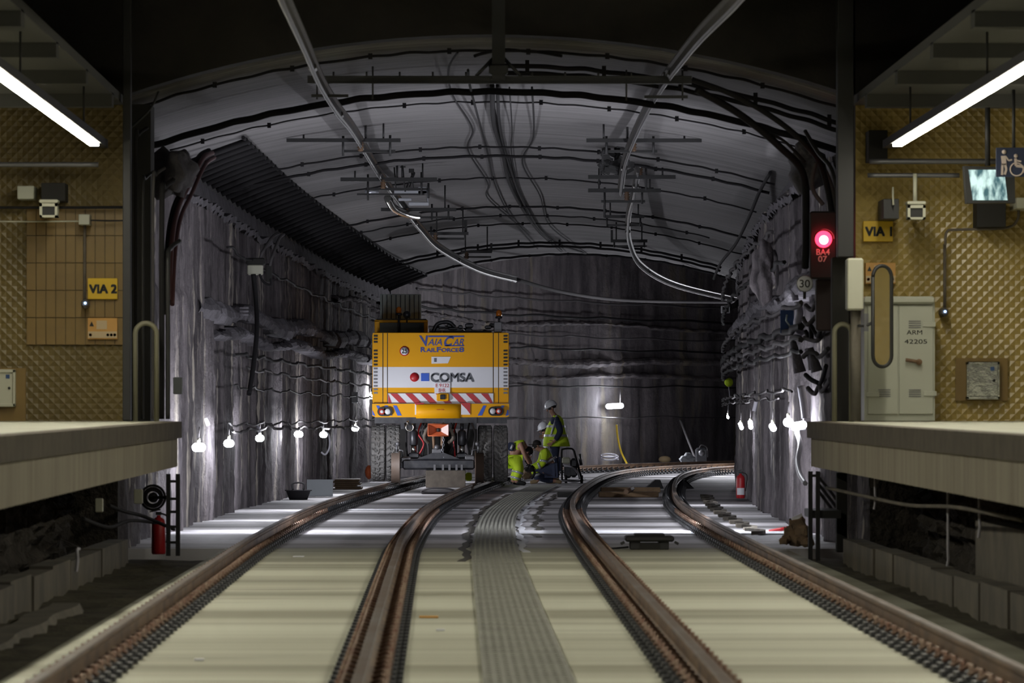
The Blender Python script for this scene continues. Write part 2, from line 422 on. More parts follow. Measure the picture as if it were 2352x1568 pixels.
# vault
def arch(t, n=28, ext=0.0):
    a, c = zs(t)-.0, zc(t); hw = 4.62; s = c-a; R = (hw*hw+s*s)/(2*s); th = math.asin(hw/R); out = []
    for k in range(n+1):
        u = -th+2*th*k/n
        out.append((-.1+(R+ext)*math.sin(u), c-R+(R+ext)*math.cos(u)))
    return out
def shell(name, t0, t1, m, ext0=0.0, ext1=.35, dt=2.0, fa=arch):
    mb = MB(); ts = list(np.arange(t0, t1, dt))+[t1]
    vs = []; n = 29
    for t in ts:
        vs += [off(t, o, z) for o, z in fa(t, 28, ext0)]
    k = len(ts)
    mb.add(vs, [[i*n+j, i*n+j+1, (i+1)*n+j+1, (i+1)*n+j] for i in range(k-1) for j in range(n-1)], 0, True)
    vo = []
    for t in ts: vo += [off(t, o, z) for o, z in fa(t, 28, ext1)]
    mb.add(vo, [[i*n+j, i*n+j+1, (i+1)*n+j+1, (i+1)*n+j] for i in range(k-1) for j in range(n-1)], 0, True)
    for q in (0, k-1):
        a = vs[q*n:(q+1)*n]; b = vo[q*n:(q+1)*n]
        mb.add(a+b, [[j, j+1, n+j+1, n+j] for j in range(n-1)])
    return struct(name, mb, m)
shell('ceiling_vault', 66.3, 140, 'vault')
# rough mortar ledges running along the walls
k = 0
for o_in, sg, t0, t1, zz, hh, sd in ((WL, -1, 84, 139, 3.22, .30, 1), (WL, -1, 86, 139, 2.86, .16, 2), (WR, 1, 70, 124, 3.3, .22, 3), (WL-.1, -1, 140, 175, 3.05, .22, 4),
                                 (WL-.1, -1, 140, 175, 2.62, .16, 5), (WL-.1, -1, 140, 175, 4.1, .12, 6), (WL, -1, 122, 139, 4.1, .10, 7)):
    mb = MB(); ts = np.arange(t0, t1, .22); vs = []; rr = random.Random(sd); gap = 0
    for t in ts:
        a = .5+.5*math.sin(t*.55+sd)*math.sin(t*.23+sd*3); q = (.15+.10*a if sd < 4 else .07+.05*a)+rr.uniform(-.02, .02); q *= min(1, (t-t0)/1.5+.05, (t1-t)/1.5+.05); zc_ = zz+.07*math.sin(t*.4+sd)+rr.uniform(-.02, .02)
        if (WL, sd) == (WL, 1) or sd == 2:
            if math.sin(t*1.9+sd) > .86: q = .02
        h = hh*(.6+.5*a)
        for oo, z_ in ((-.25, zc_-h*.5), (q-.06, zc_-h*.55), (q, zc_-h*.15), (q-.02, zc_+h*.15), (q-.10, zc_+h*.5), (-.25, zc_+h*.6)):
            vs.append(off(t, o_in-sg*(oo+.08), z_+rr.uniform(-.015, .015)))
    n = 6
    mb.add(vs, [[i*n+j, i*n+j+1, (i+1)*n+j+1, (i+1)*n+j] for i in range(len(ts)-1) for j in range(n-1)])
    k += 1; struct('trim_%d' % (20+k), mb, 'ledge' if sd < 4 else 'wallfar')
for nm, x0, x1 in (('wall_left_under_portal', -6.5, -3.98), ('wall_right_under_portal', 4.85, 7)):
    mb = MB(); mb.box(((x0+x1)/2, 66.6, .6), (x1-x0, .3, 1.7)); struct(nm, mb, 'rubble')
# springing ledges between wall top and vault
for nm, o_in, sg in (('trim_1', WL, -1), ('trim_2', WR, 1)):
    mb = MB(); ts = np.arange(66.5, 140.1, .35); vs = []; rr = random.Random(5)
    for t in ts:
        j = rr.uniform(-.04, .04)
        vs += [off(t, o_in-sg*(.10+j), zs(t)-.50+j), off(t, o_in-sg*(.12+j), zs(t)-.40+j), off(t, o_in+sg*.12, zs(t)-.34), off(t, o_in+sg*.2, zs(t)+.12)]
    mb.add(vs, [[i*4+j, i*4+j+1, i*4+j+5, i*4+j+4] for i in range(len(ts)-1) for j in range(3)])
    struct(nm, mb, 'ledge')
# bend beyond the vault: higher rough chamber
mb = MB(); sweep(mb, [(-6, 7.0), (6, 7.0), (6, 7.4), (-6, 7.4)], list(np.arange(139.5, 177, 2.0))); struct('ceiling_bend', mb, 'wallfar')
mb = MB(); vs = [off(140.2, o, z) for o, z in arch(140, 28, .3)]+[off(140.2, o, 7.4) for o, z in arch(140, 28, .3)]
mb.add(vs, [[j, j+1, 29+j+1, 29+j] for j in range(28)])
mb.add([v+Vector((0, .3, 0)) for v in vs], [[j, j+1, 29+j+1, 29+j] for j in range(28)])
struct('trim_3', mb, 'wallfar')
mb = MB(); a, b_ = off(175.5, -6), off(175.5, 6.5)
mb.add([a, b_, b_+Vector((0, 0, 7.4)), a+Vector((0, 0, 7.4))], [[0, 1, 2, 3]]); struct('wall_tunnel_end', mb, 'wallfar')
# station head wall above the portal with the arched opening
ho = [(p.x, p.z) for p in (off(66.2, o, z) for o, z in arch(66.2, 28, .02))]
LX, RX = -3.87, 4.60
mb = MB()
arc = [(x, z) for x, z in ho if LX < x < RX]
zl = float(np.interp(LX, [x for x, z in ho], [z for x, z in ho])); zr = float(np.interp(RX, [x for x, z in ho], [z for x, z in ho]))
arc = [(LX, zl)]+arc+[(RX, zr)]
for (xa, za), (xb, zb) in zip(arc[:-1], arc[1:]):
    mb.prism([(xa, za), (xb, zb), (xb, 9.2), (xa, 9.2)], 65.7, 66.2)
struct('wall_portal_head', mb, 'headwall')
# end walls of the two platforms
def pyramid_wall(mb, x0, x1, z0, z1, y, cell=.062, h=.012, mi=0):
    nx, nz = max(1, round((x1-x0)/cell)), max(1, round((z1-z0)/cell)); vs = []
    for j in range(nz+1):
        for i in range(nx+1):
            vs.append(Vector((x0+(x1-x0)*i/nx, y-(h if (i+j) % 2 else 0), z0+(z1-z0)*j/nz)))
    f = []
    for j in range(nz):
        for i in range(nx):
            a = j*(nx+1)+i; b, c, d = a+1, a+nx+2, a+nx+1
            f += [[a, b, c], [a, c, d]] if (i+j) % 2 else [[a, b, d], [b, c, d]]
    mb.add(vs, f, mi)
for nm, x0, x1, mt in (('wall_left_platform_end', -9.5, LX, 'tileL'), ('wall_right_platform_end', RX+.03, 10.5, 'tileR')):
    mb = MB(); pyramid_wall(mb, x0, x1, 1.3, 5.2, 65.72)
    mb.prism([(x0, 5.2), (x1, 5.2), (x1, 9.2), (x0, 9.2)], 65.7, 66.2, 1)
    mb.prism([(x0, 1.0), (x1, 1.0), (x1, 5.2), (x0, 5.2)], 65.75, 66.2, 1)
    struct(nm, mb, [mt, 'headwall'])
# flat yellow tiles let into the left end wall
x0, x1, z0, z1 = pr(60, 478, 286, 792, 65.6)
mb = MB(); mb.box(((x0+x1)/2, 65.69, (z0+z1)/2), (x1-x0, .02, z1-z0), mi=1)
nx, nz = 10, 5
for i in range(nx):
    for j in range(nz):
        a, b_ = (x1-x0)/nx, (z1-z0)/nz
        mb.box((x0+a*(i+.5), 65.672, z0+b_*(j+.5)), (a-.008, .02, b_-.010))
struct('trim_4', mb, ['tileY', 'grout'])
for k, (px0, py0, px1, py1, nm) in enumerate(((-30, 845, 60, 985, 'trim_5'), (2196, 822, 2316, 920, 'trim_6'))):
    mb = MB(); pbox(mb, px0, py0, px1, py1, 65.66, 65.72); struct(nm, mb, 'tileY')
# ceilings over the platforms and the dark station roof
for nm, x0, x1 in (('ceiling_left_platform', -9.5, LX), ('ceiling_right_platform', RX, 10.5)):
    mb = MB(); mb.box(((x0+x1)/2, 43, 5.25), (x1-x0, 46, .1))
    for y in np.arange(24, 66, 4.4):
        mb.box(((x0+x1)/2, y, 5.14), (x1-x0, .35, .16))
    struct(nm, mb, 'ceil')
mb = MB(); mb.box((.4, 43, 9.2), (21, 46, .2)); struct('ceiling_station', mb, 'black')
for nm, x in (('wall_left_station', -9.6), ('wall_right_station', 10.6)):
    mb = MB(); mb.box((x, 43, 4.3), (.2, 46, 10), mi=1)
    w_ = MB(); pyramid_wall(w_, 0, 14, 1.3, 5.2, 0, cell=.12, h=.02); sg = 1 if x < 0 else -1
    mb.add([Vector((x+sg*(.13-v.y), 65.5-v.x, v.z)) for v in w_.v], w_.f)
    struct(nm, mb, ['tileR', 'headwall'])
# platforms
def ztop(t): return float(np.interp(t, [20, 30, 66], [1.44, 1.455, 1.53]))
for side, xe, xo in (('left', -3.17, -9.5), ('right', 4.03, 10.5)):
    sg = -1 if side == 'left' else 1
    def slab(name, prof, y0, y1, m, st=True, **k):
        mb = MB(); ts = np.arange(y0, y1+.01, 2.5) if y1-y0 > 3 else [y0, y1]; ts = list(ts)
        if ts[-1] < y1-.01: ts.append(y1)
        n = len(prof); vs = [Vector((x, t, z+ztop(t))) for t in ts for x, z in prof]
        mb.add(vs, [[i*n+j, i*n+(j+1) % n, (i+1)*n+(j+1) % n, (i+1)*n+j] for i in range(len(ts)-1) for j in range(n)])
        mb.add(vs[:n], [list(range(n))]); mb.add(vs[-n:], [list(range(n))])
        return struct(name, mb, m)
    slab('floor_%s_platform' % side, [(xe+sg*.18, 0), (xo, 0), (xo, -.16), (xe+sg*.18, -.16)], 20, 65.7, 'platform')
    slab('trim_%d' % (7 if sg < 0 else 8), [(xe, -.002), (xe+sg*.18, .002), (xe+sg*.18, -.2), (xe, -.19)], 20, 65.2, 'nosing')
    slab('wall_%s_platform_fascia' % side, [(xe+sg*.05, -.19), (xe+sg*.35, -.19), (xe+sg*.35, -.52), (xe+sg*.05, -.52)], 20, 65.2, 'fascia')
    # rubble wall under the platform
    mb = MB(); ts = np.arange(20, 66.2, .2); rr = random.Random(4); vs = []
    nzz = 14
    for t in ts:
        for k in range(nzz):
            z = -.15+1.5*k/(nzz-1); st_ = .0 if z > .35 else .0
            q = rr.uniform(-.09, .09)+.10*math.sin(t*2.1+k)*math.sin(t*.7+k*1.9)
            vs.append(Vector((xe+sg*(1.35+q), t, z)))
    mb.add(vs, [[i*nzz+j, i*nzz+j+1, (i+1)*nzz+j+1, (i+1)*nzz+j] for i in range(len(ts)-1) for j in range(nzz-1)])
    struct('wall_%s_under_platform' % side, mb, 'rubble')
# ------------------------------------------------------------------ rails
RAIL = [(-.075, 0), (.075, 0), (.075, .012), (.03, .03), (.011, .045), (.010, .115), (.022, .128), (.036, .138), (.036, .160), (.028, .170),
        (-.028, .170), (-.036, .160), (-.036, .138), (-.022, .128), (-.010, .115), (-.011, .045), (-.03, .03), (-.075, .012)]
RMI = [0]*18; RMI[8] = RMI[9] = RMI[10] = 1
plate_me = None
def rail(o_sign, side, label, t1):
    sgn = -1 if o_sign < 0 else 1
    of = lambda t: sgn*TH(t)+side*G2
    mid = off(60, of(60), 0)
    root = thing('running_rail', mid, label, 'rail', 'running rails of the two tracks')
    mb = MB(); sweep(mb, RAIL, list(np.arange(22, t1, .8)), ofun=of, dz=.03, mis=RMI, smooth=False)
    mb.build('rail_profile', ['rust', 'head'], root)
    mb = MB(); sweep(mb, [(-.20, .002), (-.17, .03), (.17, .03), (.20, .002)], list(np.arange(22, t1, 1.0)), ofun=of)
    mb.build('rubber_strip', 'rubber', root)
    global plate_me
    p = .62; ks = [27+i*p for i in range(int((t1-27)/p))]
    def frame(t):
        n, a = nrm(t); return n, a, off(t, of(t), 0)
    def fasten(mb, t, loc=None):
        n, a, c = frame(t)
        R = Matrix((n, a, Vector((0, 0, 1)))).transposed()
        for s in (-1, 1):
            mb.box(c+R @ Vector((s*.125, 0, .047)), (.11, .26, .036), rot=R)
        mb.box(c+R @ Vector((0, 0, .024)), (.44, .20, .034), rot=R)
    def clip(mb, t, s):
        n, a, c = frame(t); R = Matrix((n, a, Vector((0, 0, 1)))).transposed()
        pts = [(.150, -.05, .07), (.105, -.05, .105), (.055, -.02, .088), (.055, .03, .088), (.105, .05, .105), (.150, .05, .07)]
        mb.tube([c+R @ Vector((s*x, y, z)) for x, y, z in pts], .013, 5)
        mb.tube([c+R @ Vector((s*.135, 0, z)) for z in (.05, .135)], .016, 6)
    # the hundred nearest fastenings one by one, the rest as one
    e0 = None
    for t in ks[:100]:
        if e0 is None:
            m0 = MB(); fasten(m0, t); e0 = m0.build('fastening', 'rubber', root)
            c0 = []
            for s in (-1, 1):
                m1 = MB(); clip(m1, t, s); q = m1.build('rail_clip', 'clip', root); c0.append(q)
            _, _, b0 = frame(t); a0 = math.atan2(nrm(t)[0].y, nrm(t)[0].x)
            for q in [e0]+c0:
                q.data.transform(Matrix.Translation(LOC[root.name]-b0)); q.location = b0-LOC[root.name]; LOC[q.name] = b0
            for q in c0: q.parent = e0; q.location = (0, 0, 0)
            continue
        n, a, c = frame(t)
        e = e0.copy(); COL.objects.link(e); e.location = c-LOC[root.name]; e.rotation_euler = (0, 0, math.atan2(n.y, n.x)-a0)
        for q in c0:
            g = q.copy(); COL.objects.link(g); g.parent = e
    mb = MB()
    for t in ks[100:]:
        fasten(mb, t)
        for s in (-1, 1): clip(mb, t, s)
    if ks[100:]: tag(mb.build('far_fastenings', 'rubber', root), kind='stuff')
    return root
rail(-1, -1, 'leftmost rusty running rail, under the left wheels of the yellow rail vehicle', 140)
rail(-1, 1, 'second rusty rail from the left, under the right wheels of the yellow rail vehicle', 172)
rail(1, -1, 'third rusty rail from the left, right beside the grey walkway strip', 172)
rail(1, 1, 'rightmost rusty rail, nearest the right platform and its gully', 160)

# walkway strip between the tracks, raised dimples, seams and white markings
def strip(name, o0, o1, z, h, t0, t1, m, label, cat, group=None, wob=0.0, dt=1.0):
    mb = MB(); ts = list(np.arange(t0, t1, dt))+[t1]
    sweep(mb, [(o0, z), (o1, z), (o1, z+h), (o0, z+h)], ts, ofun=(lambda t: wob*math.sin(t*.9)+wob*.7*math.sin(t*2.3)) if wob else None)
    return mb.build(name, m, None, label, cat, group)
mb = MB(); sweep(mb, [(-.30, .0), (.25, .0), (.25, .025), (-.30, .025)], list(np.arange(22, 125, 1.0)))
for t in np.arange(30, 112, .33):
    for k in range(9):
        n, a = nrm(t); c = off(t, -.26+.058*k, .028)
        R = Matrix((n, a, Vector((0, 0, 1)))).transposed()
        mb.box(c, (.026, .17, .010), rot=R)
mb.build('walkway_strip', 'walk', None, 'grey ribbed anti-slip walkway strip running between the two tracks', 'walkway')
strip('slab_seam', -.42, -.33, .0, .004, 62, 112, 'joint', 'dark seam in the slab along the left edge of the walkway', 'seam', wob=.03, dt=.5)
strip('slab_seam', .52, .60, .0, .004, 74, 112, 'joint', 'short dark seam in the slab right of the white line', 'seam', wob=.03, dt=.5)
strip('painted_line', .27, .36, .0, .006, 66, 112, 'paint', 'white line along the right edge of the walkway towards the workers', 'line marking', wob=.03, dt=.5)
mb = MB(); 
for o0, o1 in ((.30, .95), (1.25, 2.75), (3.2, 4.1)):
    mb.add([off(75.6, o0, .012), off(75.6, o1, .012), off(77.5, o1, .012), off(77.5, o0, .012), off(75.6, o0, .0), off(75.6, o1, .0), off(77.5, o1, .0), off(77.5, o0, .0)],
           [[0, 1, 2, 3], [4, 5, 6, 7], [0, 1, 5, 4], [1, 2, 6, 5], [2, 3, 7, 6], [3, 0, 4, 7]])
mb.build('painted_line', 'paint', None, 'white line crossing the right track straight across the slab', 'line marking')
mb = MB()
for o0, o1 in ((-2.75, -1.3), (-.92, -.45)):
    mb.add([off(94, o0, .008), off(94, o1, .008), off(94.8, o1, .008), off(94.8, o0, .008), off(94, o0, 0), off(94, o1, 0), off(94.8, o1, 0), off(94.8, o0, 0)],
           [[0, 1, 2, 3], [4, 5, 6, 7], [0, 1, 5, 4], [1, 2, 6, 5], [2, 3, 7, 6], [3, 0, 4, 7]])
mb.build('painted_line', 'paint', None, 'thin white line crossing the left track behind the rail vehicle', 'line marking')

# kerbs in the gullies
for o, label, seed in ((-4.3, 'low concrete kerb in the dark gully under the left platform', 1), (4.05, 'low concrete kerb in the dark gully under the right platform', 2)):
    root = thing('kerb', off(45, o, -.12), label, 'kerb'); rr = random.Random(seed); t = 26.0
    while t < 63.5:
        l = 2.4
        mb = MB(); z = rr.uniform(-.015, .015)
        sweep(mb, [(-.11, -.12), (.11, -.12), (.11, .20+z), (-.11, .20+z)], [t+.02, t+l-.03], o0=o+rr.uniform(-.02, .02))
        mb.build('kerb_block', 'kerb', root); t += l
for o0, o1, h, m, label in ((-5.6, -5.1, .55, 'kerb', None), ):
    pass
mb = MB(); sweep(mb, [(-.16, -.12), (.16, -.12), (.12, -.04), (-.12, -.04)], list(np.arange(24, 50, .7)), o0=-3.9, ofun=lambda t: .03*math.sin(t*1.7))
mb.build('mud_ridge', 'kerb', None, 'crumbly brown ridge of old mortar beside the left slab edge', 'rubble')
mb = MB(); sweep(mb, [(-.1, -.12), (.1, -.12), (.1, .62), (-.1, .62)], [38, 53], o0=4.5)
mb.build('duct_bench', 'kerb', None, 'long concrete cable bench standing against the rubble under the right platform', 'bench')
# ------------------------------------------------------------------ platform lights
for xa, za, y0, y1, lab in ((-4.09, 4.66, 22, 65.0, 'long glowing strip light over the left platform'), (4.97, 4.66, 22, 65.0, 'long glowing strip light over the right platform')):
    root = thing('strip_light', (xa, 45, za), lab, 'light', None)
    mb = MB(); mb.box((xa, (y0+y1)/2, za+.05), (.16, y1-y0, .09)); mb.build('housing', 'steel', root)
    n = int((y1-y0)/1.55); e0 = None
    for k in range(n):
        y = y0+1.55*(k+.5)
        if y > y1-.7: break
        if e0 is None:
            m = MB(); m.box((xa, y, za-.012), (.10, 1.50, .03)); e0 = m.build('light_tube', 'straplight', root)
            e0.data.transform(Matrix.Translation(LOC[root.name]-Vector((xa, y, za)))); e0.location = Vector((xa, y, za))-LOC[root.name]
        else:
            e = e0.copy(); COL.objects.link(e); e.location = Vector((xa, y, za))-LOC[root.name]
    for k in range(5):
        m = MB(); m.tube([(xa, y0+4+k*9, za+.09), (xa, y0+4+k*9, 5.2)], .012, 6); m.build('hanger_rod', 'steel', root)

# festoon lamps in the tunnel
def throw(loc, tw, power, size=.16):
    l = bpy.data.lights.new('lamp_throw', 'AREA'); l.shape = 'DISK'; l.size = size; l.energy = power; l.color = COOL
    o = bpy.data.objects.new('lamp_throw', l); o.location = loc; o.rotation_euler = tw.to_track_quat('-Z', 'Y').to_euler(); COL.objects.link(o)
    return o
def fest(px, py, d, label, w=.17, h=.12, power=BULB_W, area=BULB_A, group='festoon lamps strung along the tunnel walls', toward=None, hang=.22, tilt=0):
    c = P(px, py, d)
    root = thing('festoon_lamp', c, label, 'lamp', group)
    R = Matrix.Rotation(tilt, 3, 'Y')
    mb = MB(); x = w/2-h/2
    mb.sphere(c+R @ Vector((-x, 0, 0)), h/2, 10); mb.sphere(c+R @ Vector((x, 0, 0)), h/2, 10)
    mb.tube([c+R @ Vector((-x, 0, 0)), c+R @ Vector((x, 0, 0))], h/2, 10, cap=False)
    mb.build('lamp_glass', 'bulb', root)
    mb = MB(); mb.tube([c+Vector((0, .01, h/2)), c+Vector((0, .02, h/2+.06))], .022, 8); mb.build('lamp_holder', 'ivory', root)
    mb = MB(); mb.tube([c+Vector((0, .02, h/2+.06)), c+Vector((.01, .03, h/2+hang))], .008, 5); mb.build('lead', 'gcable', root)
    o = off(d, 0); tw = Vector((o.x-c.x, -.3, .0)).normalized() if toward is None else toward
    lamp('festoon_light', c+tw*.22+Vector((0, -.12, 0)), power, COOL, .07)
    throw(c+tw*.12, Vector((tw.x, .55 if d < 112 else -.2, -.02)), area)
    return root
def wall_d(px, o):     # depth at which the wall line (offset o) crosses image column px
    best = min(np.arange(67, 176, .1), key=lambda t: abs(VX+off(t, o).x/off(t, o).y*F-px)); return off(best, o).y
for px, py, lab, w in ((457, 1027, 'largest and nearest of the glowing lamps on the left tunnel wall', .19), (526, 1018, 'second glowing lamp from the portal along the left wall', .16),
                    (597, 1006, 'third glowing lamp from the portal on the left wall', .15), (686, 997, 'fourth glowing lamp on the left wall, above the black tub', .17),
                    (743, 998, 'fifth glowing lamp on the left wall, beside a white cable loop', .16), (816, 984, 'sixth glowing lamp on the left wall, just left of the tyres', .16)):
    fest(px, py, wall_d(px, WL+.42), lab, w, area=BULB_A*(2.2 if px == 457 else 1))
fest(851, 911, 131, 'small glowing lamp peeping out at the left edge of the yellow vehicle', .13, .11, group=None)
for px, py, d, lab, w, h, tilt in ((1672, 957, 138, 'faintest glowing lamp beside the far corner of the right wall', .1, .06, 1.4),
                    (1702, 978, 99, 'slanting glowing lamp at the far end of the right wall', .14, .07, 1.2),
                    (1724, 975, 89.5, 'narrow upright glowing lamp on the right wall', .15, .07, 1.45),
                    (1775, 981, 82, 'oval glowing lamp on the right wall between pale ribs', .13, .09, 1.0),
                    (1811, 970, 76.5, 'round glowing lamp touching the big floodlight', .14, .12, .3)):
    fest(px, py, d, lab, w, h, tilt=tilt, power=BULB_W*.6, area=BULB_A*.5)
# unseen lamps added around the bend to brighten the far wall
for t, lab in ((143, 'unseen lamp added just around the bend on the inner wall'), (149, 'second unseen lamp added around the bend on the inner wall'), (156, 'third unseen lamp added around the bend on the inner wall')):
    v = off(t, WR-.35, 1.5); fest(VX+v.x/v.y*F, HY+(CZ-v.z)/v.y*F, v.y, lab, area=75, power=40, toward=-nrm(t)[0])
# big lamp at the right platform end and the one on the far wall
for nm, px, py, d, w, h, lab, pw in (('flood_lamp', 1835, 979, 77, .22, .11, 'big glowing floodlight at the end of the right platform', 60),
                                 ('batten_lamp', 1412, 933, wall_d(1412, WL+.35), .52, .15, 'glowing batten lamp hanging on the far curved wall', 160)):
    c = P(px, py, d); root = thing(nm, c, lab, 'lamp')
    mb = MB(); mb.tube([c+Vector((-w/2+h/2, 0, 0)), c+Vector((w/2-h/2, 0, .02))], h/2, 12); mb.sphere(c+Vector((-w/2+h/2, 0, 0)), h/2, 12); mb.sphere(c+Vector((w/2-h/2, 0, .02)), h/2, 12)
    mb.build('lamp_glass', 'bulb', root)
    mb = MB(); mb.box(c+Vector((0, h/2+.03, 0)), (w*.9, .06, h*.9), bev=.01); mb.build('lamp_body', 'greysteel', root)
    mb = MB(); mb.tube([c+Vector((w*.3, .08, h*.4)), c+Vector((w*.33, .1, h+.35))], .012, 6); mb.build('lead', 'gcable', root)
    lamp('flood_light', c+(Vector((-.1, -.35, 0)) if nm == 'flood_lamp' else nrm(c.y)[0]*.8+Vector((0, -.1, 0))), pw*(.3 if nm == 'flood_lamp' else .12), COOL, .12)
    throw(c+Vector((-.12, -.12, 0)), Vector((-1, .6, .12)) if nm == 'flood_lamp' else nrm(c.y)[0]+Vector((.1, -.15, -.05)), pw*(2.4 if nm == 'flood_lamp' else .9))
# ------------------------------------------------------------------ the yellow rail vehicle, seen from its rear
D0 = 114.0; PPM = F/D0; TX = -.335+.0
def tx(px): return (px-VX)/PPM
def tz(py): return CZ-(py-HY)/PPM
tr = thing('rail_vehicle', (tx(1012), D0+2.8, 0), 'yellow road-rail excavator with white band and striped rear panel, standing on the left track', 'rail vehicle')
def rbox(mb, x0, y0, x1, y1, d0, d1, mi=0, bev=0):     # pixel rectangle at the tail of the vehicle, depth d0..d1 behind D0
    return mb.box(((tx(x0)+tx(x1))/2, D0+(d0+d1)/2, (tz(y0)+tz(y1))/2), (tx(x1)-tx(x0), d1-d0, tz(y0)-tz(y1)), mi=mi, bev=bev)
mb = MB(); rbox(mb, 855, 763, 1169, 926, .06, 2.3, bev=.05); body = mb.build('counterweight_hood', 'yellow', tr)
mb = MB()
rbox(mb, 891, 764.5, 1132, 842.5, .0, .08); rbox(mb, 891, 890, 1132, 901, .0, .08)
mb.build('rear_door', 'yellow', tr)
for a, b_ in ((856, 878.5), (1146, 1168)):
    mb = MB(); rbox(mb, a, 764.5, b_, 926, .0, .08); sd = mb.build('side_panel', 'yellow', tr)
    m = MB(); rbox(m, a+.2, 842.5, b_-.2, 890, -.004, .0); m.build('white_band', 'white', sd)
    cx_ = 863 if a < 1000 else 1161
    for y0 in list(range(769, 790, 7))+list(range(803, 842, 8)): 
        m = MB()
        rbox(m, cx_-4.5, y0, cx_+4.5, y0+4, -.008, .004); m.build('vent_slot', 'ink', sd)
    for y0 in list(range(844, 906, 8)):
        m = MB(); rbox(m, cx_-4.5, y0, cx_+4.5, y0+4, -.008, .004); m.build('vent_slot', 'greysteel', sd)
for x in (879.5, 890, 1133, 1145.2):
    mb = MB(); rbox(mb, x-.8, 764.5, x+.8, 926, -.002, .05); mb.build('panel_gap', 'ink', tr)
for a, b_ in ((880.5, 889.2), (1134, 1144.4)):
    mb = MB(); rbox(mb, a, 764.5, b_, 926, .0, .08); q = mb.build('corner_post', 'yellow', tr)
    m = MB(); rbox(m, a+.1, 842.5, b_-.1, 890, -.004, .0); m.build('white_band', 'white', q)
mb = MB(); rbox(mb, 891, 842.5, 1132, 890, -.003, .08); wb = mb.build('white_band', 'white', tr)
mb = MB(); mb.lathe((tx(952), D0-.012, tz(866)), [(.0, 0), (.092, 0), (.092, .012)], 'Y', 28); mb.build('red_disc', 'red', wb)
mb = MB(); rbox(mb, 967, 857, 985.5, 875, -.014, -.002); mb.build('blue_square', 'blue', wb)
text('COMSA', tx(990), tx(1088), tz(876), tz(857), D0-.004, 'greytext', wb, fat=.009)
mb = MB(); rbox(mb, 998, 877.5, 1034, 903, -.03, -.008, bev=.004); pl = mb.build('number_plate', 'white', tr)
text('E 9122', tx(1001), tx(1031), tz(889), tz(881), D0-.03, 'red', pl); text('BHR', tx(1007.5), tx(1023), tz(900), tz(892), D0-.03, 'red', pl)
# top line logo
text('V', tx(962.5), tx(983), tz(795), tz(770.5), D0, 'navy', tr, name='logo', shear=-.25, bold=.03)
text('AIA', tx(982), tx(1015), tz(793), tz(778), D0, 'navy', tr, name='logo', shear=.3, bold=.01)
text('C', tx(1020), tx(1043), tz(795), tz(772), D0, 'navy', tr, name='logo', shear=.4, bold=.03)
text('AR', tx(1040), tx(1065), tz(793), tz(778), D0, 'navy', tr, name='logo', shear=.3, bold=.01)
mb = MB(); rbox(mb, 984, 770.5, 1066, 774, -.006, 0); rbox(mb, 1021, 792.5, 1066, 795, -.006, 0); mb.build('logo_underline', 'navy', tr)
text('R', tx(966), tx(978), tz(808.5), tz(797), D0, 'navy', tr, name='model_name', bold=.03); text('AIL', tx(978.5), tx(1002), tz(808.5), tz(799.5), D0, 'navy', tr, name='model_name', bold=.03)
text('F', tx(1003), tx(1013), tz(808.5), tz(797), D0, 'navy', tr, name='model_name', bold=.03); text('ORCE', tx(1013.5), tx(1053), tz(808.5), tz(799.5), D0, 'navy', tr, name='model_name', bold=.03)
text('8', tx(1054), tx(1066), tz(808.5), tz(797), D0, 'navy', tr, name='model_name', bold=.03)
mb = MB(); mb.lathe((tx(929), D0-.008, tz(806)), [(0, 0), (.098, 0), (.098, .01)], 'Y', 30); q = mb.build('speed_disc', 'red', tr)
mb = MB(); mb.lathe((tx(929), D0-.013, tz(806)), [(0, 0), (.078, 0), (.078, .006)], 'Y', 30); mb.build('disc_face', 'white', q)
text('25', tx(922.5), tx(935.5), tz(811.5), tz(800.5), D0-.013, 'ink', q, bold=.02)
mb = MB(); mb.prism([(tx(991), tz(819)), (tx(1035.5), tz(819)), (tx(1029), tz(834)), (tx(991), tz(835))], D0-.008, D0); mb.build('white_sticker', 'white', tr)
mb = MB(); rbox(mb, 997, 822, 1003, 831, -.012, -.006); mb.build('sticker_symbol', 'greytext', tr)
# red and white chevron board
def clip_strip(x0, x1, top, bot, k, i, wdt):
    # one slanting stripe of a board, outline in pixels
    pts = []
    xs = x0+i*wdt
    a, b_, c, e = xs, xs+wdt/2, xs+wdt/2+k*(bot-top), xs+k*(bot-top)
    return a, b_, c, e
mb = MB(); rbox(mb, 891, 903, 1133, 926.5, -.02, .05); bd = mb.build('striped_board', 'white', tr)
for i in range(-1, 7):
    x = 896+i*34.7; top, bot, k = 903.5, 926, 1.0
    poly = [(x, top), (x+16.5, top), (x+16.5+22.5, bot), (x+22.5, bot)]
    poly = [(min(max(a, 891.5), 1132.5), b_) for a, b_ in poly]
    if poly[2][0]-poly[3][0] < 1 and poly[1][0]-poly[0][0] < 1: continue
    m = MB(); m.prism([(tx(a), tz(b_)) for a, b_ in poly], D0-.026, D0-.019); m.build('red_stripe', 'red', bd)
